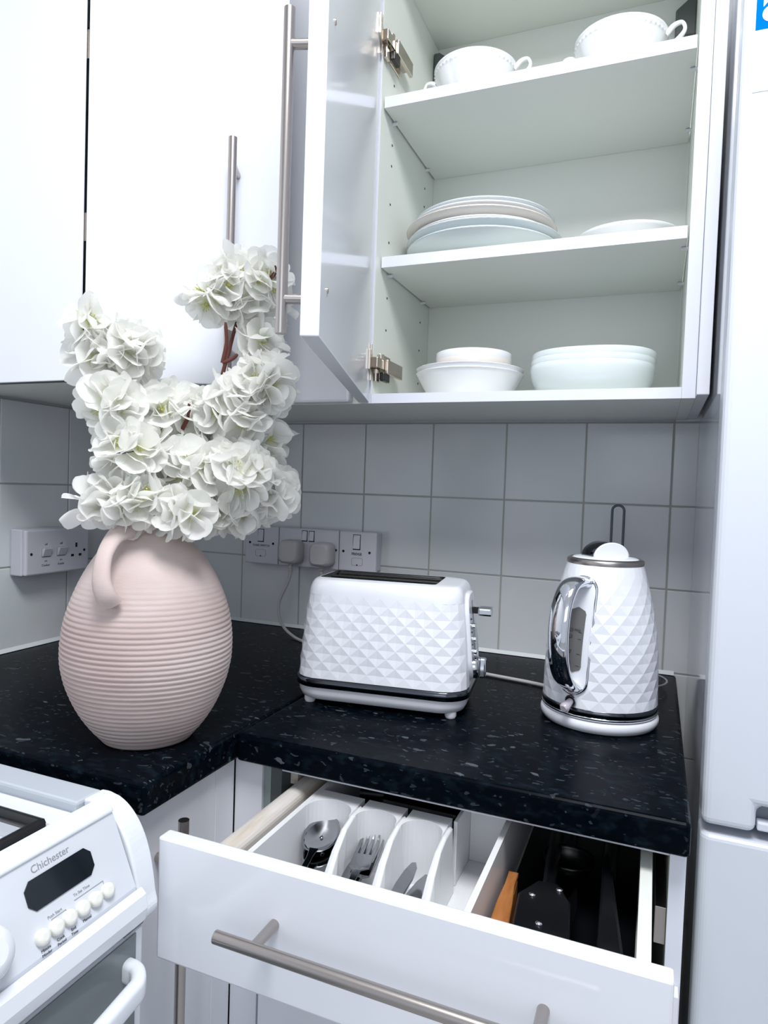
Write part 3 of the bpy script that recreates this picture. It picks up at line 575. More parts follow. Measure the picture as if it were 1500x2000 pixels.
# ---------------------------------------------------------------- sockets, plugs and cords
def make_sockets():
    def plate_box(name, label, cat, x0, x1, z0=1.0525, z1=1.1370, grp=None, yf=-0.036):
        t = thing(name, label, cat, ((x0 + x1)/2, -0.001, z0), 0, grp)
        obj('back_box', MB().box(x0 + 0.002, x1 - 0.002, -0.026, -0.0012, z0 + 0.002, z1 - 0.002), 'socket', t, True, 0.003)
        obj('face_plate', MB().box(x0, x1, yf, -0.0262, z0, z1), 'socket', t, True, 0.0025); return t
    def rock(t, xc, zc, w, h, yf=-0.036, name='rocker_switch'):
        obj('switch_recess', MB().box(xc - w/2 - 0.0012, xc + w/2 + 0.0012, yf - 0.0003, yf + 0.002, zc - h/2 - 0.0022, zc + h/2 + 0.0012), 'hole', t, True)
        m = MB().prism([(yf + 0.001, zc - h/2), (yf - 0.0035, zc - h/2), (yf - 0.0008, zc + h/2), (yf + 0.001, zc + h/2)], 'x', xc - w/2, xc + w/2); obj(name, m, 'socket', t, True, 0.0006)
    def screw(t, xc, zc, yf=-0.036):
        obj('screw', MB().cyl((xc, yf - 0.0005, zc), (xc, yf + 0.001, zc), 0.0028, 12), 'hole', t, True)
    def outline(t, x0, x1, z0, z1, yf=-0.0363):
        p = rrect(x0, x1, z0, z1, 0.004, 4); obj('fuse_carrier', MB().tube([(a, yf, b) for a, b in p], 0.00035, 6, closed=True), 'inkgrey', t, True)
        obj('carrier_screw', MB().cyl(((x0 + x1)/2, yf - 0.0004, z0 + 0.001), ((x0 + x1)/2, yf, z0 + 0.001), 0.0016, 10), 'hole', t, True)
    t = plate_box('fused_switch', 'single fused switch under the blossoms, leftmost on the back wall', 'switch', 0.2255, 0.3115)
    rock(t, 0.2665, 1.1165, 0.0135, 0.026); screw(t, 0.2385, 1.099); screw(t, 0.2985, 1.099); outline(t, 0.2540, 0.2800, 1.069, 1.0845)
    text('FUSED SWITCH', 0.0062, 'ink', t, frame((0.2680, -0.0363, 1.0915), (1, 0, 0), (0, 0, 1)), align='CENTER', bold=0.0001)
    t = plate_box('double_socket', 'double wall socket holding two plugs behind the toaster', 'socket', 0.3130, 0.4595)
    rock(t, 0.3775, 1.1215, 0.0115, 0.0205); rock(t, 0.3945, 1.1215, 0.0115, 0.0205); screw(t, 0.4535, 1.095)
    t = plate_box('fused_switch', 'single fused switch above the toaster, right of the double socket', 'switch', 0.4610, 0.5470)
    rock(t, 0.5020, 1.1155, 0.0150, 0.029); screw(t, 0.4715, 1.0945); screw(t, 0.5320, 1.0945); outline(t, 0.4915, 0.5165, 1.066, 1.082)
    text('FRIDGE', 0.0072, 'ink', t, frame((0.5025, -0.0363, 1.0878), (1, 0, 0), (0, 0, 1)), align='CENTER', bold=0.0002)
    # cooker switch on the left wall, faces +X
    y0, y1, z0, z1 = -0.452, -0.306, 1.0495, 1.1345
    t = thing('cooker_switch', 'surface-mounted cooker switch with socket on the left wall', 'switch', (0.001, -0.379, z0))
    obj('back_box', MB().box(0.0012, 0.030, y0, y1, z0, z1), 'socket', t, True, 0.0025); obj('face_plate', MB().box(0.0302, 0.040, y0 + 0.001, y1 - 0.001, z0 + 0.001, z1 - 0.001), 'socket', t, True, 0.003)
    for yc, lab in ((-0.4085, 'Cooker'), (-0.3745, 'Kettle')):
        obj('switch_recess', MB().box(0.0395, 0.0403, yc - 0.0095, yc + 0.0095, 1.082, 1.099), 'inkgrey', t, True)
        m = MB().prism([(0.0402, 1.0985), (0.0402, 1.084), (0.0425, 1.084), (0.0475, 1.0975), (0.0475, 1.0995)], 'y', yc - 0.009, yc + 0.009); obj('rocker_switch', m, 'socket', t, True, 0.0007)
        X, Y = (0, 1, 0), (0, 0, 1)
        text('off', 0.0058, 'ink', t, frame((0.0402, yc, 1.1040), X, Y), align='CENTER'); text('on', 0.0058, 'ink', t, frame((0.0402, yc, 1.0735), X, Y), align='CENTER')
        text(lab, 0.0058, 'ink', t, frame((0.0402, yc, 1.0655), X, Y), align='CENTER')
    def hole(y, z, h, w=0.0045): obj('socket_hole', MB().box(0.0395, 0.0403, y - w/2, y + w/2, z - h/2, z + h/2), 'hole', t, True)
    hole(-0.3385, 1.1005, 0.0085); hole(-0.3475, 1.081, 0.0048, 0.0065); hole(-0.3290, 1.081, 0.0048, 0.0065)
    for y in (-0.4400, -0.3190): obj('screw', MB().cyl((0.0395, y, 1.0895), (0.0405, y, 1.0895), 0.0026, 12), 'hole', t, True)
    # plugs with their cords
    def plug(label, xc, zc, path):
        t = thing('power_plug', label, 'plug', (xc, -0.0365, zc), 0, 'plugs in the double socket')
        def sh(k, y):
            w, h = 0.0245*k, 0.0255*k; return [(xc + a, y, zc + b) for a, b in rrect(-w, w, -h, h, 0.013*k, 6)]
        L = [sh(0.94, -0.0368), sh(1.0, -0.042), sh(1.0, -0.062), sh(0.93, -0.069), sh(0.75, -0.0715)]
        obj('plug_body', MB().loops([list(reversed(l)) for l in L][::-1], True, True, True), 'plug', t, True)
        rb = MB()
        for k in range(4): rb.lathe([(0.0052 - 0.0004*k, 0.0), (0.0056 - 0.0004*k, -0.002), (0.0052 - 0.0004*k, -0.004)], 12, (xc, -0.053, zc - 0.0245 - 0.006*k), True, True); rb.lathe([(0.0036, 0), (0.0036, -0.007)], 10, (xc, -0.053, zc - 0.024 - 0.006*k), False, False)
        obj('strain_relief', rb, 'plug', t, True)
        obj('cord', MB().tube(spline([(xc, -0.053, zc - 0.046)] + path, 10), 0.0031, 10), 'plug', t, True)
    plug('grey plug at the left of the double socket, its cord in full view', 0.3545, 1.0865, [(0.3500, -0.055, 1.02), (0.3330, -0.062, 0.972), (0.3480, -0.075, 0.934), (0.4000, -0.105, 0.9142), (0.490, -0.16, 0.9135), (0.5680, -0.235, 0.9135)])
    plug('grey plug at the right of the double socket, half behind the toaster', 0.4300, 1.0855, [(0.4310, -0.056, 1.02), (0.4450, -0.07, 0.95), (0.5000, -0.10, 0.9140), (0.600, -0.145, 0.9135), (0.72, -0.160, 0.9135), (0.825, -0.178, 0.9135), (0.925, -0.199, 0.9135), (0.957, -0.236, 0.9135)])
make_sockets()

# ---------------------------------------------------------------- faceted surfaces for the toaster and the kettle
def facets(N, rows, P, depth, mb):
    # rhombic dimples: P(u, v, d) gives a point, u once round (counter-clockwise), v upwards, d its depth below the surface
    base, mid = [], []; vs = []
    for j in range(rows + 1):
        o = 0.5*(j % 2); b, m = [], []
        for i in range(N):
            b.append(len(vs)); vs.append(P(((i + o)/N) % 1, j/rows, 0))
            m.append(len(vs)); vs.append(P(((i + o + 0.5)/N) % 1, j/rows, depth*(0 if j in (0, rows) else 1)))
        base.append(b); mid.append(m)
    fs = []
    for j in range(rows + 1):
        for i in range(N):
            l, r, m = base[j][i], base[j][(i + 1) % N], mid[j][i]; k = (i + (j % 2)) % N
            if j < rows: t = base[j + 1][k]; fs += [(l, m, t), (m, r, t)]
            if j > 0: b = base[j - 1][k]; fs += [(l, b, m), (b, r, m)]
    mb.add(vs, fs, False); return mb

def rr_point(u, a, b, r):                         # point and normal at arc fraction u on a rounded rectangle, starting mid right side
    segs = [(b - r), pi*r/2, 2*(a - r), pi*r/2, 2*(b - r), pi*r/2, 2*(a - r), pi*r/2, (b - r)]; T = sum(segs); s = u*T; k = 0
    while k < 8 and s > segs[k]: s -= segs[k]; k += 1
    if k == 0: return (a, s, 1, 0)
    if k == 8: return (a, -(b - r) + s, 1, 0)
    if k == 2: return (a - r - s, b, 0, 1)
    if k == 4: return (-a, b - r - s, -1, 0)
    if k == 6: return (-(a - r) + s, -b, 0, -1)
    c = {1: (a - r, b - r, 0), 3: (-(a - r), b - r, pi/2), 5: (-(a - r), -(b - r), pi), 7: (a - r, -(b - r), 1.5*pi)}[k]; t = c[2] + s/r
    return (c[0] + r*cos(t), c[1] + r*sin(t), cos(t), sin(t))

def make_toaster():
    t = thing('toaster', 'white two-slot toaster with a diamond pattern and chrome band', 'toaster', (0.7128, -0.3656, 0.910), radians(7.53))
    A, Bh, R = 0.1285, 0.0815, 0.037
    def ring(k, z, n=120, da=0.0):
        out = []
        for i in range(n):
            x, y, nx, ny = rr_point(i/n, A, Bh, R); out.append(((x*k[0] + nx*da), (y*k[1] + ny*da), z))
        return out
    def scale(z):                                   # body tapers towards its top
        q = max(0, (z - 0.042)/0.125); s = 1 - 0.055*q - 0.035*q**3; return (s, 1 - 0.09*q - 0.05*q**3)
    z0, z1 = 0.041, 0.163
    def P(u, v, d):
        z = z0 + (z1 - z0)*v; x, y, nx, ny = rr_point(u, A, Bh, R); k = scale(z)
        f = min(1, (1 - v)*7.0); f *= 1.0 if nx < 0.93 else 0.0
        return (x*k[0] - nx*d*f, y*k[1] - ny*d*f, z)
    obj('body', facets(28, 10, P, 0.0013, MB()), 'appl', t)
    k = scale(z1); L = [ring(k, z1 - 0.0015, da=0.0001)]
    for i in range(1, 8):
        a = i/7*pi/2; L.append(ring((k[0] - 0.070*(1 - cos(a)) - 0.022*i/7, k[1] - 0.115*(1 - cos(a)) - 0.035*i/7), z1 + 0.021*sin(a)))
    zt = z1 + 0.021
    def rect(a, b, z, dx=0.0, dy=0.0): return [(rr_point(i/120, a, b, 0.006)[0] + dx, rr_point(i/120, a, b, 0.006)[1] + dy, z) for i in range(120)]
    sx = -0.013
    L += [rect(0.089, 0.047, zt + 0.0012, sx)]
    obj('shoulder', MB().loops(L), 'appl', t)
    obj('slot_frame', MB().loops([rect(0.0892, 0.0472, zt + 0.0011, sx), rect(0.0875, 0.0455, zt + 0.0006, sx), rect(0.0865, 0.0445, zt - 0.030, sx)]), 'black', t)
    sl = MB().box(sx - 0.0865, sx + 0.0865, -0.0445, 0.0445, zt - 0.030, zt - 0.024)
    obj('slot_well', sl, 'black', t)
    gm = mat('slot_steel', (0.10, 0.095, 0.09), 0.35, 1.0)
    for y in (-0.040, -0.004, 0.032): obj('slot_rib', MB().box(sx - 0.085, sx + 0.085, y, y + 0.008, zt - 0.024, zt - 0.001), gm, t, bevel=0.001)
    for y in (-0.026, 0.011):
        for i in range(3): obj('bread_guard', MB().cyl((sx - 0.085, y + i*0.007, zt - 0.02), (sx + 0.085, y + i*0.007, zt - 0.02), 0.0009, 6), gm, t)
    b = MB().loops([ring((1, 1), 0.0405, da=-0.0005), ring((1, 1), 0.0395, da=0.002), ring((1, 1), 0.028, da=0.002), ring((1, 1), 0.027, da=-0.001)], True, False, False)
    b.f = [list(reversed(f)) for f in b.f]; obj('chrome_band', b, 'darkchrome', t)
    b = MB().loops([ring((0.93, 0.90), 0.008), ring((0.955, 0.94), 0.010), ring((0.985, 0.98), 0.018), ring((1, 1), 0.0272, da=-0.001)], True, True, True); obj('base', b, 'appl', t)
    for x in (-0.106, 0.106):
        for y in (-0.060, 0.060): obj('foot', MB().lathe([(0.007, 0.0), (0.0085, 0.003), (0.0085, 0.0095)], 16, (x, y, 0)), 'appl', t)
    # control end (+X)
    ex = A
    def endp(y, z): return (ex*scale(z)[0] + 0.0012, y, z)
    pn = [(y, z) for y, z in rrect(-0.043, 0.043, 0.046, 0.172, 0.032, 8)]
    def ex_at(z): return A*scale(min(z, 0.165))[0]
    L = [[(ex_at(z) - 0.006, y, z) for y, z in pn], [(ex_at(z) + 0.0035, y, z) for y, z in pn], [(ex_at(z) + 0.005, y*0.93, 0.109 + (z - 0.109)*0.97) for y, z in pn]]
    obj('control_panel', MB().loops(L, True, False, True), 'appl', t)
    gx = lambda z: ex_at(z) + 0.0052
    g = MB().loops([[(gx(z) - 0.003, -0.004 + s*0.0024, z) for s in (-1, 1)] + [(gx(z) + 0.0005, -0.004 + s*0.0024, z) for s in (1, -1)] for z in (0.085, 0.12, 0.160)], True, True, True, False)
    obj('lever_slot', g, 'gasket', t)
    obj('lever_arm', MB().box(gx(0.15) - 0.002, gx(0.15) + 0.010, -0.007, -0.001, 0.141, 0.150), 'black', t)
    obj('lever_knob', MB().box(gx(0.15) + 0.009, gx(0.15) + 0.030, -0.015, 0.007, 0.139, 0.151), 'chrome', t, bevel=0.003, seg=3)
    for i, z in enumerate((0.126, 0.107, 0.089)):
        obj('button', MB().cyl((gx(z) - 0.001, -0.027, z), (gx(z) + 0.005, -0.027, z), 0.0046, 18), 'chrome', t, bevel=0.0008)
        obj('indicator', MB().cyl((gx(z + 0.01) - 0.001, -0.029, z + 0.0105), (gx(z) + 0.0002, -0.029, z + 0.0105), 0.0013, 10), 'ink', t)
    zd = 0.064; gd = gx(zd)
    kn = MB().tube([(gd - 0.001, -0.016, zd), (gd + 0.004, -0.016, zd), (gd + 0.006, -0.016, zd), (gd + 0.007, -0.016, zd)], [0.0165, 0.0165, 0.015, 0.012], 28); obj('dial', kn, 'chrome', t)
    obj('dial_grip', MB().box(gd + 0.006, gd + 0.017, -0.0205, -0.0115, zd - 0.0150, zd + 0.0150), 'chrome', t, bevel=0.003, seg=3)
make_toaster()

def make_kettle():
    loc = Vector((1.0185, -0.3115, 0.910)); rz = radians(-113)
    t2 = thing('kettle_stand', 'round white power base under the kettle', 'kettle stand', loc)
    obj('disc', MB().lathe([(0.070, 0.0), (0.078, 0.002), (0.0815, 0.008), (0.0815, 0.013), (0.079, 0.0165), (0.073, 0.018), (0.072, 0.0178)], 72), 'appl', t2)
    obj('feet', MB().lathe([(0.071, 0.0175), (0.0705, 0.0186)], 48), 'gasket', t2)
    t = thing('kettle', 'white electric kettle with a diamond pattern and chrome handle', 'kettle', loc + Vector((0, 0, 0.0188)), rz)
    zk = 0.0188
    obj('foot_ring', MB().lathe([(0.074, 0), (0.0795, 0.0005), (0.0800, 0.004), (0.0795, 0.0045)], 72), 'chrome', t)
    obj('chrome_band', MB().lathe([(0.0788, 0.0046), (0.0796, 0.005), (0.0794, 0.0135), (0.0786, 0.014)], 72), 'darkchrome', t)
    def rad(z):                                      # z above the kettle's own foot
        q = (z - 0.014)/0.193; return 0.0792 - 0.0050*q - 0.0175*max(0, q - 0.30)**1.75*2.35
    z0, z1 = 0.014, 0.207
    hz = lambda z: rad(z)
    def P(u, v, d):
        z = z0 + (z1 - z0)*v; a = 2*pi*u; r = rad(z)
        f = min(1, (1 - v)*3.2, v*20)
        dl = abs((a + pi) % (2*pi) - pi)
        if dl < 0.31: f = 0
        return ((r - d*f)*cos(a), (r - d*f)*sin(a), z)
    obj('body', facets(20, 15, P, 0.0014, MB()), 'appl', t)
    rt = rad(z1)
    obj('lid_ring', MB().lathe([(rt + 0.0004, z1 - 0.001), (rt + 0.0012, z1 + 0.002), (rt + 0.0004, z1 + 0.0055), (rt - 0.0035, z1 + 0.0075), (rt - 0.006, z1 + 0.007)], 64, cap0=False, cap1=False), 'steel', t)
    obj('lid', MB().lathe([(rt - 0.005, z1 + 0.0055), (rt - 0.008, z1 + 0.0078), (rt - 0.02, z1 + 0.0095), (0.002, z1 + 0.0105)], 48), 'appl', t)
    # half-moon lid grip, standing across the handle line
    def moon(a0, a1, m, name, x0, x1):
        pr = [(a, b) for a, b in arc(0, 0, 1, 0, pi, 16)]
        L = [[(x, 0.029*a*s, z1 + 0.0085 + 0.0215*b*s) for a, b in pr] for x, s in ((x0, 0.93), (x0 + (x1 - x0)*0.12, 1.0), (x1 - (x1 - x0)*0.12, 1.0), (x1, 0.93))]
        o = obj(name, MB().loops([list(reversed(l)) for l in L], True, True, True), m, t); return o
    ro = Matrix.Rotation(radians(62), 4, 'Z')
    for name, m, x0, x1 in (('lid_grip', 'darkchrome', -0.020, 0.0118), ('lid_grip_cap', 'appl', 0.0120, 0.0155)):
        o = moon(0, 0, m, name, x0, x1); o.data.transform(ro)
    # spout on the far side
    s = MB().prism([(-rt + 0.004, -0.018), (-rt - 0.020, 0.0), (-rt + 0.004, 0.018)], 'z', z1 - 0.040, z1 - 0.003)
    for i, v in enumerate(s.v):
        if v[2] < z1 - 0.02 and v[0] < -rt - 0.01: s.v[i] = (-rad(z1 - 0.04) - 0.001, v[1], v[2])
    obj('spout', s, 'appl', t, bevel=0.003)
    # handle plate, gauge window and chrome handle on +X
    def on(y, z, off): 
        r = rad(z) + off; a = y/rad(z); return (r*cos(a), r*sin(a), z)
    pl = rrect(-0.0205, 0.0205, 0.032, 0.191, 0.0203, 8)
    zc = 0.1115
    def shell(scale_w, off): return [on(y*scale_w, zc + (z - zc)*(1 - (1 - scale_w)*0.25), off) for y, z in pl]
    n = len(pl)
    obj('plate_rim', MB().loops([shell(1.06, -0.002), shell(1.06, 0.0022), shell(0.94, 0.0028), shell(0.92, 0.0015)], True), 'chrome', t)
    def patch(w, off, rows=20, zlo=0.034, zhi=0.189, rr=0.019):
        L = []
        for i in range(rows + 1):
            z = zlo + (zhi - zlo)*i/rows; e = min(z - zlo, zhi - z); ww = w if e > rr else w*sqrt(max(0.0, 1 - ((rr - e)/rr)**2)) + 0.0002
            L.append([on(ww*q, z, off) for q in (-1, -0.6, -0.2, 0.2, 0.6, 1)])
        return MB().loops(L, False)
    obj('handle_plate', patch(0.0190, 0.0016), 'appl', t)
    obj('water_gauge', patch(0.0115, 0.0026, 20, 0.062, 0.150, 0.010), 'window', t)
    gx = rad(0.11) + 0.0032
    for z, s in ((0.118, '1.7L MAX'), (0.109, '1.5'), (0.089, '1.0'), (0.073, '0.5')):
        text(s, 0.0052 if len(s) < 5 else 0.0042, 'ink', t, W[t] @ frame((rad(z) + 0.0034, -0.0095, z), (0, 1, 0), (0, 0, 1)), 'gauge_mark')
        obj('gauge_line', MB().add([on(-0.009, z - 0.0022, 0.003), on(0.009, z - 0.0022, 0.003), on(0.009, z - 0.0012, 0.003), on(-0.009, z - 0.0012, 0.003)], [(0, 1, 2, 3)]), 'ink', t)
    hp = spline([(rad(0.183) + 0.001, 0, 0.183), (rad(0.183) + 0.015, 0, 0.186), (0.098, 0, 0.181), (0.1150, 0, 0.158), (0.1215, 0, 0.125), (0.1190, 0, 0.090), (0.1085, 0, 0.062), (0.091, 0, 0.046), (rad(0.04) + 0.001, 0, 0.040)], 6)
    m_ = len(hp); L = []
    for i, p in enumerate(hp):
        tg = (hp[min(i + 1, m_ - 1)] - hp[max(i - 1, 0)]).normalized(); nx = tg.cross(Vector((0, 1, 0))).normalized()
        q = i/(m_ - 1); w = 0.0150 - 0.003*abs(q - 0.5); d = 0.0085 - 0.001*abs(q - 0.5)
        L.append([p + Vector((0, 1, 0))*w*cos(a) + nx*d*sin(a)*(1.25 if sin(a) < 0 else 0.8) for a in [2*pi*j/20 for j in range(20)]])
    obj('handle', MB().loops(L, True, True, True), 'chrome', t)
    li = MB(); pts = [p - Vector((0.0068, 0, 0)) for p in hp[5:-5]]
    LL = [[p + Vector((0, y, 0)) + Vector((x, 0, 0)) for x, y in ((0.0012, -0.0100), (0.0012, 0.0100), (-0.0022, 0.0080), (-0.0022, -0.0080))] for p in pts]
    obj('handle_lining', MB().loops(LL, True, True, True, False), 'appl', t, bevel=0.001)
    # switch lever low on the handle side
    z = 0.022
    obj('switch_bezel', MB().tube([on(0.0, z, -0.004), on(0.0, z, 0.0022)], 0.0085, 20), 'chrome', t)
    obj('switch_socket', MB().tube([on(0.0, z, 0.0022), on(0.0, z, 0.0028)], 0.0066, 20), 'black', t)
    r0 = rad(z); obj('switch_lever', MB().tube([(r0 + 0.002, 0, z), (r0 + 0.010, 0, z - 0.003), (r0 + 0.018, 0, z - 0.006), (r0 + 0.021, 0, z - 0.007)], [0.0045, 0.0055, 0.0070, 0.0045], 16), 'violet', t)
make_kettle()

def make_wire_stand():
    t = thing('wire_stand', 'grey wire loop stand behind the kettle', 'wire stand', (1.03, -0.07, 0.910))
    lp = [(1.0105, -0.06, 0.9135)] + [(1.0105, -0.06, z) for z in (1.0, 1.1, 1.195)] + [(1.0205 - 0.010*cos(a), -0.06, 1.2055 + 0.0095*sin(a)) for a in [pi*k/10 for k in range(11)]] + [(1.0305, -0.06, z) for z in (1.195, 1.1, 1.0, 0.9135)]
    obj('loop', MB().tube(lp, 0.0022, 10), 'wire', t, True)
    rg = [(1.047 + 0.066*cos(a), -0.105 + 0.060*sin(a), 0.9225) for a in [2*pi*k/40 for k in range(40)]]
    obj('base_ring', MB().tube(rg, 0.0018, 8, closed=True), mat('pale_wire', (0.45, 0.47, 0.5), 0.3, 0.7), t, True)
    for a in (-1.0, 0.9, 2.6, 4.2):
        obj('ball_foot', MB().ell((1.047 + 0.066*cos(a), -0.105 + 0.060*sin(a), 0.9165), 0.0055, 0.0055, 0.0062, 14, 10), 'plug', t, True)
    obj('brace', MB().tube([(1.0105, -0.06, 0.9145), (1.005, -0.052, 0.9185), (1.0, -0.062, 0.9225)], 0.0018, 8), 'wire', t, True)
make_wire_stand()

# ---------------------------------------------------------------- vase with blossom branches
VX, VY, VZ = 0.500, -0.656, 0.910
def make_vase():
    t = thing('vase', 'large pink clay jug vase with ridged belly and loop handle', 'vase', (VX, VY, VZ))
    key = [(0.0, 0.052), (0.012, 0.062), (0.03, 0.0755), (0.05, 0.0865), (0.075, 0.0965), (0.10, 0.1020), (0.125, 0.1025), (0.15, 0.0995), (0.175, 0.0930), (0.20, 0.0830), (0.222, 0.0705), (0.240, 0.0570), (0.252, 0.0465), (0.260, 0.0410), (0.266, 0.0395)]
    def R(z):
        for (a, ra), (b, rb) in zip(key, key[1:]):
            if z <= b:
                q = (z - a)/(b - a); return ra + (rb - ra)*q
        return key[-1][1]
    def Rs(z): return (R(max(0, z - 0.007)) + R(z) + R(min(0.266, z + 0.007)))/3 if 0.01 < z < 0.258 else R(z)
    prof = [(0.046, 0.002), (0.050, 0.0)]
    n = 230
    for i in range(n + 1):
        z = 0.001 + 0.263*i/n; am = 0.0008*min(1, max(0, (0.205 - z)/0.06)) * (1 if z > 0.012 else 0.3)
        prof.append((Rs(z) + am*abs(sin(z*pi/0.0060))*2 - am, z))
    prof += [(0.0400, 0.266), (0.0425, 0.270), (0.0440, 0.275), (0.0425, 0.279), (0.0395, 0.278), (0.0365, 0.270), (0.036, 0.255), (0.05, 0.235), (0.085, 0.17), (0.09, 0.10), (0.06, 0.02), (0.002, 0.012)]
    wob = lambda a, r, z: 0.0012*sin(2*a + 1 + z*9) + 0.0006*sin(3*a + z*31)
    obj('body', MB().lathe(prof, 112, rfun=wob), 'clay', t)
    # loop handle, towards the camera's left
    an = radians(-107); u = Vector((cos(an), sin(an), 0))
    lat = Vector((0.753, 0.657, 0)); out = Vector((0.657, -0.753, 0))
    def pt(l, o, z): return Vector((0, 0, z)) + lat*l + out*o
    hp = spline([pt(-0.012, 0.036, 0.262), pt(-0.024, 0.052, 0.265), pt(-0.039, 0.064, 0.256), pt(-0.0490, 0.079, 0.236), pt(-0.0510, 0.092, 0.212), pt(-0.0465, 0.096, 0.195), pt(-0.0400, 0.091, 0.184)], 8)
    L = []; m_ = len(hp)
    for i, p in enumerate(hp):
        tg = (hp[min(i + 1, m_ - 1)] - hp[max(i - 1, 0)]).normalized()
        rad_ = Vector((p.x, p.y, 0)).normalized(); sd = tg.cross(rad_).normalized(); nn = sd.cross(tg).normalized()
        q = i/(m_ - 1); w = 0.0100 + 0.003*abs(q - 0.5)*2; d = 0.0065 + 0.002*abs(q - 0.5)
        L.append([p + sd*w*cos(a) + nn*d*sin(a) for a in [2*pi*j/18 for j in range(18)]])
    obj('jug_handle', MB().loops(L, True, True, True), 'clay', t)
make_vase()

def make_blossoms():
    lat = Vector((0.753, 0.657, 0)); out = Vector((0.657, -0.753, 0)); up = Vector((0, 0, 1))
    mouth = Vector((VX, VY, VZ + 0.272))
    # petals, four shapes shared by all blossoms; local +Y runs from the heart to the tip
    petals = []
    for k in range(5):
        r2 = random.Random(k + 3); nu = 7; L = []
        wid = r2.uniform(0.0120, 0.0142); ln = r2.uniform(0.0230, 0.0260); ph = r2.uniform(0, 6); cup = r2.uniform(0.25, 0.55); notch = r2.uniform(0.0003, 0.0020)
        for v in (0.0, 0.14, 0.3, 0.46, 0.62, 0.76, 0.87, 0.95, 0.995):
            w = wid*(0.16 + 0.84*sin(min(1, v/0.62)*pi/2)) if v < 0.62 else wid*sqrt(max(0.0, 1 - ((v - 0.62)/0.385)**2)); row = []
            for i in range(nu):
                q = -1 + 2*i/(nu - 1); x = q*w
                y = ln*v - notch*(1 - abs(q))*max(0, v - 0.7)/0.3 - 0.0008*q*q*v
                z = cup*ln*v*v*0.75 + 0.005*(x/wid)**2*v*cup*1.6 + 0.0016*v*v*sin(2.2*x/wid*pi/2 + ph + 1.5*v) + 0.0005*v*sin(5*x/wid + ph*2)
                row.append((x, y, z))
            L.append(row)
        petals.append(MB().loops([list(l) for l in L], False).mesh('petal', 'petal'))
    heart = MB().ell((0, 0, 0.0012), 0.0026, 0.0026, 0.0022, 8, 5)
    for k in range(6): a = k*pi/3; heart.tube([(0, 0, 0.001), (0.0022*cos(a), 0.0022*sin(a), 0.0052), (0.0034*cos(a), 0.0034*sin(a), 0.0075)], [0.0004, 0.0003, 0.0006], 4)
    heart_me = heart.mesh('blossom', 'pistil')
    def blossom(root, pos, nrm, size, rr):
        z = nrm.normalized(); x = z.orthogonal().normalized(); x = Matrix.Rotation(rr.uniform(0, 6.28), 3, z) @ x; y = z.cross(x)
        m = Matrix((x, y, z)).transposed().to_4x4(); m.translation = pos; m = m @ Matrix.Scale(size, 4)
        b = bpy.data.objects.new('blossom', heart_me); COL.objects.link(b); b.parent = root; b.matrix_basis = W[root].inverted() @ m
        n1 = rr.choice((4, 5, 5)); n2 = rr.choice((0, 1, 2, 2))
        for k in range(n1 + n2):
            inner = k >= n1
            a = 2*pi*k/n1 if not inner else 2*pi*(k - n1 + 0.5)/n2; a += rr.uniform(-0.18, 0.18)
            tilt = rr.uniform(-0.12, 0.42) if not inner else rr.uniform(0.45, 0.8); s = rr.uniform(0.88, 1.10)*(0.82 if inner else 1.0)
            p = bpy.data.objects.new('petal', rr.choice(petals)); COL.objects.link(p); p.parent = b
            p.matrix_basis = Matrix.Rotation(a, 4, 'Z') @ Matrix.Translation((0, 0.0018, 0.0006 if inner else 0)) @ Matrix.Rotation(tilt, 4, 'X') @ Matrix.Rotation(rr.uniform(-0.25, 0.25), 4, 'Y') @ Matrix.Scale(s, 4)
    # branch: label, stem way-points, clusters (centre lateral, height over the counter's vase plane, towards the camera; radii; count)
    S = 0.00062                                      # metres per photograph pixel near the vase
    def cl(px, py, o, rx, ry, n): return ((px - 285)*S, 1.1734 - (py - 1030)*0.00064, o, rx*S, ry*S, round(n*1.35))
    B = [('tall blossom branch rising to the upper right of the vase', [cl(465, 545, 0.0, 82, 66, 18), cl(485, 650, 0.0, 36, 32, 4), cl(385, 575, 0.0, 36, 36, 4), cl(492, 745, 0.025, 52, 62, 9)], [((395, 800), 0.0), ((425, 690), 0.0), ((450, 600), 0.0), ((500, 515), 0.0)], [((412, 708), (440, 690)), ((412, 708), (415, 632)), ((503, 535), (509, 512))]),
         ('blossom branch leaning to the upper left of the vase', [cl(228, 695, 0.0, 60, 48, 11), cl(160, 650, 0.0, 26, 40, 4), cl(168, 715, 0.0, 30, 30, 3), cl(215, 805, 0.02, 52, 55, 8)], [((255, 900), 0.01), ((225, 790), 0.0), ((215, 690), 0.0), ((165, 625), 0.0)], []),
         ('short blossom branch standing in the middle of the bunch', [cl(330, 815, 0.0, 80, 55, 12), cl(440, 800, 0.02, 75, 62, 12), cl(500, 850, 0.0, 48, 50, 6)], [((320, 930), 0.01), ((340, 840), 0.02), ((348, 780), 0.0), ((450, 790), 0.0)], [((338, 840), (350, 788))]),
         ('drooping blossom branch at the lower left of the bunch', [cl(245, 890, 0.035, 60, 55, 9), cl(250, 975, 0.05, 62, 42, 9), cl(185, 985, 0.03, 20, 34, 3), cl(345, 995, 0.065, 42, 34, 5)], [((275, 990), 0.04), ((290, 960), 0.05), ((250, 920), 0.04)], [((292, 972), (297, 950))]),
         ('drooping blossom branch at the lower right of the bunch', [cl(365, 915, 0.03, 75, 58, 11), cl(450, 925, 0.045, 66, 58, 11), cl(508, 955, 0.03, 54, 44, 9), cl(435, 990, 0.03, 70, 26, 7)], [((350, 990), 0.03), ((420, 940), 0.04), ((540, 915), 0.02)], [((430, 905), (440, 890))])]
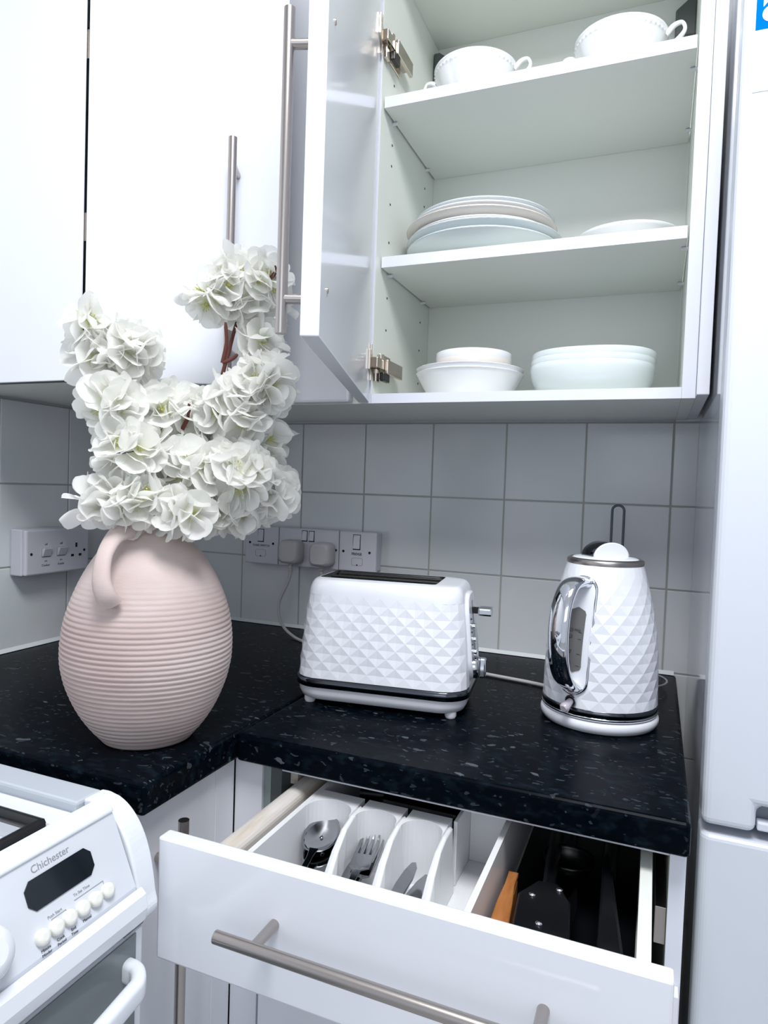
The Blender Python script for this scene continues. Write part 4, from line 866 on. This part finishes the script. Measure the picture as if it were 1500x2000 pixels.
    def w3(px, py, o): return mouth*0 + Vector((VX, VY, 0)) + lat*(px - 285)*S + out*o + up*(1.1734 - (py - 1030)*0.00064)
    for bi, (lab, cls, way, twigs) in enumerate(B):
        rr = random.Random(20 + bi)
        t = thing('blossom_branch', lab, 'flower branch', (VX + 0.01*(bi - 2), VY, VZ + 0.03), 0, 'white blossom branches in the vase')
        a = bi*1.256; p0 = Vector((VX + 0.02*cos(a), VY + 0.02*sin(a), VZ + 0.03)); p1 = mouth + Vector((0.019*cos(a), 0.019*sin(a), 0.0))
        pts = [p0, p1] + [w3(*q, o) for q, o in way]; sp = spline(pts, 8); n_ = len(sp)
        obj('stem', MB().tube(sp, [0.0034 - 0.0016*i/n_ for i in range(n_)], 8), 'bark', t, True)
        for q0, q1 in twigs:
            a0, a1 = w3(*q0, 0.030), w3(*q1, 0.036); md = (a0 + a1)/2 + lat*0.003
            obj('twig', MB().tube(spline([a0, md, a1], 4), [0.0026]*4 + [0.0022]*4 + [0.0014], 7), 'bark', t, True)
        for (l, z, o, rx, rz_, n) in cls:
            for k in range(n):
                # spread over an ellipsoid, mostly its outer shell; the far side gets fewer
                for _ in range(40):
                    g = (k + 0.5)/n; ph = k*2.39996 + rr.uniform(-0.35, 0.35); ct = 1 - 1.45*g
                    d = Vector((cos(ph)*sqrt(max(0, 1 - ct*ct)), sin(ph)*sqrt(max(0, 1 - ct*ct)), ct)); break
                sh = rr.uniform(0.72, 0.98); dp = min(rx, rz_)*0.8
                ex, ez = max(rx - 0.010, rx*0.5), max(rz_ - 0.010, rz_*0.5)
                pos = Vector((VX, VY, z)) + lat*(l + ex*d.x*sh) + up*(ez*d.y*sh) + out*(o + dp*d.z*sh)
                nr = lat*d.x + up*(d.y + 0.15) + out*(d.z + 0.15) + Vector((rr.uniform(-0.25, 0.25), rr.uniform(-0.25, 0.25), rr.uniform(-0.25, 0.25)))
                blossom(t, pos, nr, rr.uniform(1.12, 1.42), rr)
make_blossoms()

# ---------------------------------------------------------------- cooker
def make_cooker():
    t = thing('cooker', 'white freestanding gas cooker with sloping control panel, beside the worktop', 'cooker', (0.3, -1.09, 0.0))
    yR, yL = -0.790, -1.390; zt = 0.9075
    def Bx(name, x0, x1, y0, y1, z0, z1, m='enamel', b=0.002, **k): return obj(name, MB().box(x0, x1, y0, y1, z0, z1), m, t, True, b, **k)
    Bx('carcass', 0.02, 0.590, yL + 0.004, yR - 0.004, 0.04, 0.79)
    for y0, y1 in ((yR - 0.034, yR), (yL, yL + 0.034)): Bx('hob_side_rail', 0.02, 0.5598, y0, y1, 0.80, zt, 'rail', 0.003)
    Bx('hob_rim', 0.03, 0.574, yR - 0.062, yR - 0.0345, 0.84, 0.8985, 'enamel', 0.004); Bx('hob_rim', 0.03, 0.574, yL + 0.0345, yL + 0.062, 0.84, 0.8985, 'enamel', 0.004)
    Bx('hob_well', 0.02, 0.574, yL + 0.0622, yR - 0.0622, 0.84, 0.872, 'enamel', 0.002)
    # front ledge with a slightly rounded nose
    pr = [(0.5745, 0.84), (0.5745, 0.9085), (0.577, 0.9115), (0.594, 0.9115), (0.6000, 0.9100), (0.6022, 0.9060), (0.6000, 0.9040), (0.599, 0.84)]
    obj('front_ledge', MB().prism(pr, 'y', yL + 0.025, yR - 0.0275), 'enamel', t, True, 0.0015)
    P0 = Vector((0.602, 0, 0.9)); S = Vector((0.4181, 0, -0.9084)); N = Vector((0.9084, 0, 0.4181))
    def pp(y, s, o=0.0): p = P0 + S*s + N*o; return Vector((p.x, y, p.z))
    fp = MB().prism([(0.5992, 0.9035), (0.6004, 0.9035), (0.6310, 0.8371), (0.6310, 0.80), (0.5992, 0.80)], 'y', yL + 0.025, yR - 0.0275)
    obj('control_panel', fp, 'panel', t, True)
    tp = [(0.6312, 0.800), (0.6312, 0.8335), (0.634, 0.8355), (0.6400, 0.8300), (0.6425, 0.8170), (0.6400, 0.8050), (0.636, 0.800)]
    obj('panel_trim', MB().prism(tp, 'y', yL + 0.025, yR - 0.022), 'enamel', t, True, 0.0015)
    prof = [(0.560, zt + 0.001), (0.573, zt + 0.0012), (0.5850, 0.9050), (0.5960, 0.8985), (0.6070, 0.8875), (0.6160, 0.8730), (0.6225, 0.8560), (0.6270, 0.8370), (0.6300, 0.8200), (0.6330, 0.8085), (0.6310, 0.8000), (0.6240, 0.7955), (0.600, 0.7955), (0.560, 0.80)]
    pc = spline([(x, z, 0) for x, z in prof[:11]], 3); prof = [(p.x, p.y) for p in pc] + prof[11:]
    prof2 = [(x + (0.003 if 0.58 < x and z > 0.80 else 0.0), z) for x, z in prof]
    for a, b in ((yR - 0.0255, yR), (yL, yL + 0.0245)):
        obj('end_cap', MB().prism(prof2, 'y', a, b), 'enamel', t, True, 0.0025, 3)
    # display with clipped corners
    def quad(pts, m, name, th=0.0012, o=0.0):
        A = [pp(y, s, o + th) for y, s in pts]; Bq = [pp(y, s, o - 0.002) for y, s in pts]; n = len(pts)
        o_ = obj(name, MB().loops([Bq, A], True, True, True, False), m, t, True); return o_
    c = 0.0062; y0, y1, s0, s1 = -0.9250, -0.8545, 0.0105, 0.0355
    # ordered counter-clockwise seen from outside: y grows to the right, s grows downwards
    quad([(y0 + c, s1), (y1 - c, s1), (y1, s1 - c), (y1, s0 + c), (y1 - c, s0), (y0 + c, s0), (y0, s0 + c), (y0, s1 - c)], 'display', 'clock_display')
    for y in (-0.8495, -0.8640, -0.8785, -0.8930, -0.9070, -0.9212):
        p = pp(y, 0.0560); 
        obj('button', MB().tube([p - N*0.001, p + N*0.0035, p + N*0.0052, p + N*0.0058], [0.0066, 0.0066, 0.0056, 0.003], 20), 'cream_btn', t, True)
    p = pp(-0.973, 0.040); obj('knob_rim', MB().tube([p - N*0.001, p + N*0.003], [0.0245, 0.0235], 36), 'rail', t, True)
    obj('knob', MB().tube([p + N*0.003, p + N*0.014, p + N*0.020, p + N*0.022], [0.0215, 0.0205, 0.017, 0.010], 36), 'enamel', t, True)
    for k in range(1, 5):
        p = pp(-0.973 - 0.072*k, 0.040); obj('knob', MB().tube([p - N*0.001, p + N*0.014, p + N*0.020, p + N*0.022], [0.0215, 0.0205, 0.017, 0.010], 30), 'enamel', t, True)
    X = (0, 1, 0); Y = -S
    def tx(s, size, y, sp, name='lettering', m='ink', al='LEFT', b=0): text(s, size, m, t, frame(pp(y, sp, 0.0002), X, Y), name, b, al)
    tx('Chichester', 0.0090, -0.9140, 0.0068, m='inkgrey')
    tx('Push Start', 0.0036, -0.9115, 0.0470, m='inkgrey'); tx('To Set Time', 0.0036, -0.8830, 0.0435, m='inkgrey')
    for y, l in ((-0.9200, ('Minute', 'Minder')), (-0.9050, ('Cook', 'Period')), (-0.8915, ('End', 'Time')), (-0.8765, ('Manual',))):
        for k, s in enumerate(l): tx(s, 0.0034, y, 0.0672 + 0.0036*k, al='CENTER')
    ln = MB()
    for pts in ([(-0.9085, 0.0510), (-0.9085, 0.0485), (-0.8935, 0.0485), (-0.8935, 0.0505)], [(-0.8835, 0.0462), (-0.8505, 0.0462), (-0.8505, 0.0490)]): ln.tube([pp(y, s, 0.0003) for y, s in pts], 0.00028, 6)
    obj('printed_bracket', ln, 'inkgrey', t, True)
    # oven door with smoked glass and a bowed white handle
    Bx('door_gap', 0.590, 0.606, yL + 0.02, yR - 0.02, 0.74, 0.7995, 'black', 0)
    obj('door_hinge', MB().cyl((0.620, yR - 0.036, 0.7925), (0.620, yR - 0.010, 0.7925), 0.0065, 16), 'black', t, True)
    dr = Bx('oven_door', 0.6065, 0.628, yL + 0.012, yR - 0.012, 0.20, 0.789, 'enamel', 0.003)
    obj('door_glass', MB().box(0.628, 0.6295, yL + 0.03, yR - 0.0235, 0.22, 0.7885), 'glass', dr, True, 0.0005)
    yc = (yL + yR)/2; hw = 0.265
    path = [(0.6295, yc + hw, 0.758), (0.643, yc + hw - 0.002, 0.758), (0.655, yc + hw - 0.014, 0.758)] + [(0.658 + 0.020*sin(pi*k/12), yc + hw - 0.03 - (2*hw - 0.06)*k/12, 0.758) for k in range(13)] + [(0.655, yc - hw + 0.014, 0.758), (0.643, yc - hw + 0.002, 0.758), (0.6295, yc - hw, 0.758)]
    sp = spline(path, 4); L = []
    for i, p in enumerate(sp):
        tg = (sp[min(i + 1, len(sp) - 1)] - sp[max(i - 1, 0)]).normalized(); nn = tg.cross(Vector((0, 0, 1))).normalized()
        L.append([p + nn*a + Vector((0, 0, b)) for a, b in rrect(-0.007, 0.007, -0.011, 0.011, 0.0055, 4)])
    obj('oven_handle', MB().loops(L, True, True, True), 'enamel', dr, True)
    Bx('lower_drawer', 0.606, 0.624, yL + 0.012, yR - 0.012, 0.06, 0.19, 'enamel')
    # pan supports and burners
    for cx, cy in ((0.40, -0.99), (0.40, -1.20), (0.17, -0.99), (0.17, -1.20)):
        b = MB().lathe([(0.045, 0), (0.047, 0.006), (0.036, 0.010), (0.034, 0.016), (0.002, 0.018)], 28, (cx, cy, 0.872)); obj('burner', b, 'black', t, True)
    for cy in (-0.985, -1.205):
        g = MB(); x0, x1, y0, y1 = 0.10, 0.566, cy - 0.113, cy + 0.113; z = 0.908
        for a, b in (((x0, y0), (x1, y0)), ((x1, y0), (x1, y1)), ((x1, y1), (x0, y1)), ((x0, y1), (x0, y0))): g.tube([(a[0], a[1], z), (b[0], b[1], z)], 0.0065, 8)
        for cx in (0.17, 0.40):
            for dx, dy in ((1, 1), (1, -1), (-1, 1), (-1, -1)): g.tube([(cx + dx*0.020, cy + dy*0.020, z + 0.002), (cx + dx*0.075, cy + dy*0.095, z)], 0.0055, 8)
        for x in (x0, x1):
            for y in (y0, y1): g.tube([(x, y, 0.8725), (x, y, z)], 0.005, 8)
        obj('pan_support', g, 'black', t, True)
make_cooker()

# ---------------------------------------------------------------- fridge freezer
def make_fridge():
    x0, x1, yf = 1.1455, 1.700, -0.500
    t = thing('fridge_freezer', 'tall white fridge freezer at the right of the worktop', 'fridge', (1.42, -0.25, 0.0))
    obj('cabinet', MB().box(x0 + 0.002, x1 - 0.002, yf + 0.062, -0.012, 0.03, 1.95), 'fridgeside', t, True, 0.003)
    obj('gasket', MB().box(x0 + 0.010, x1 - 0.010, yf + 0.052, yf + 0.0615, 0.05, 1.94), 'gasket', t, True)
    def door(z0, z1, name):
        mb = MB().prism(rrect(x0, x1, yf, yf + 0.0515, 0.011, 6), 'z', z0, z1); return obj(name, mb, 'fridge', t, True, 0.006, 3)
    # the fridge door has a finger recess cut out of its lower edge
    zs = 0.868
    xn = x0 + 0.0545
    mb = MB().prism([(x0, zs), (xn, zs), (xn, zs + 0.030), (x1, zs + 0.030), (x1, 1.945), (x0, 1.945)], 'y', yf, yf + 0.0515)
    d = obj('fridge_door', mb, 'fridge', t, True, 0.009, 4)
    obj('finger_recess', MB().box(xn + 0.001, x1 - 0.01, yf + 0.022, yf + 0.051, zs + 0.001, zs + 0.031), 'gasket', d, True)
    obj('grip_strip', MB().box(xn + 0.0015, x1 - 0.01, yf + 0.006, yf + 0.020, zs + 0.002, zs + 0.012), 'fridge', d, True, 0.002)
    door(0.06, zs - 0.010, 'freezer_door')
    # energy label: white sheet with a blue head
    y = yf - 0.0006
    lb = obj('energy_label', MB().box(1.1575, 1.262, y, yf - 0.0001, 1.668, 1.86), 'paper', d, True, label='white paper label')
    obj('label_head', MB().box(1.1575, 1.262, y - 0.0002, y - 0.00002, 1.7325, 1.86), 'blue', lb, True, label='blue printed head')
    text('a', 0.060, 'paper', lb, frame((1.1635, y - 0.0005, 1.7415), (1, 0, 0), (0, 0, 1)), bold=0.0015)
make_fridge()

for o in list(bpy.data.objects):
    if o.parent is None and o.type == 'MESH' and o.get('kind') is None and o.get('label') is None: print('UNLABELLED', o.name)
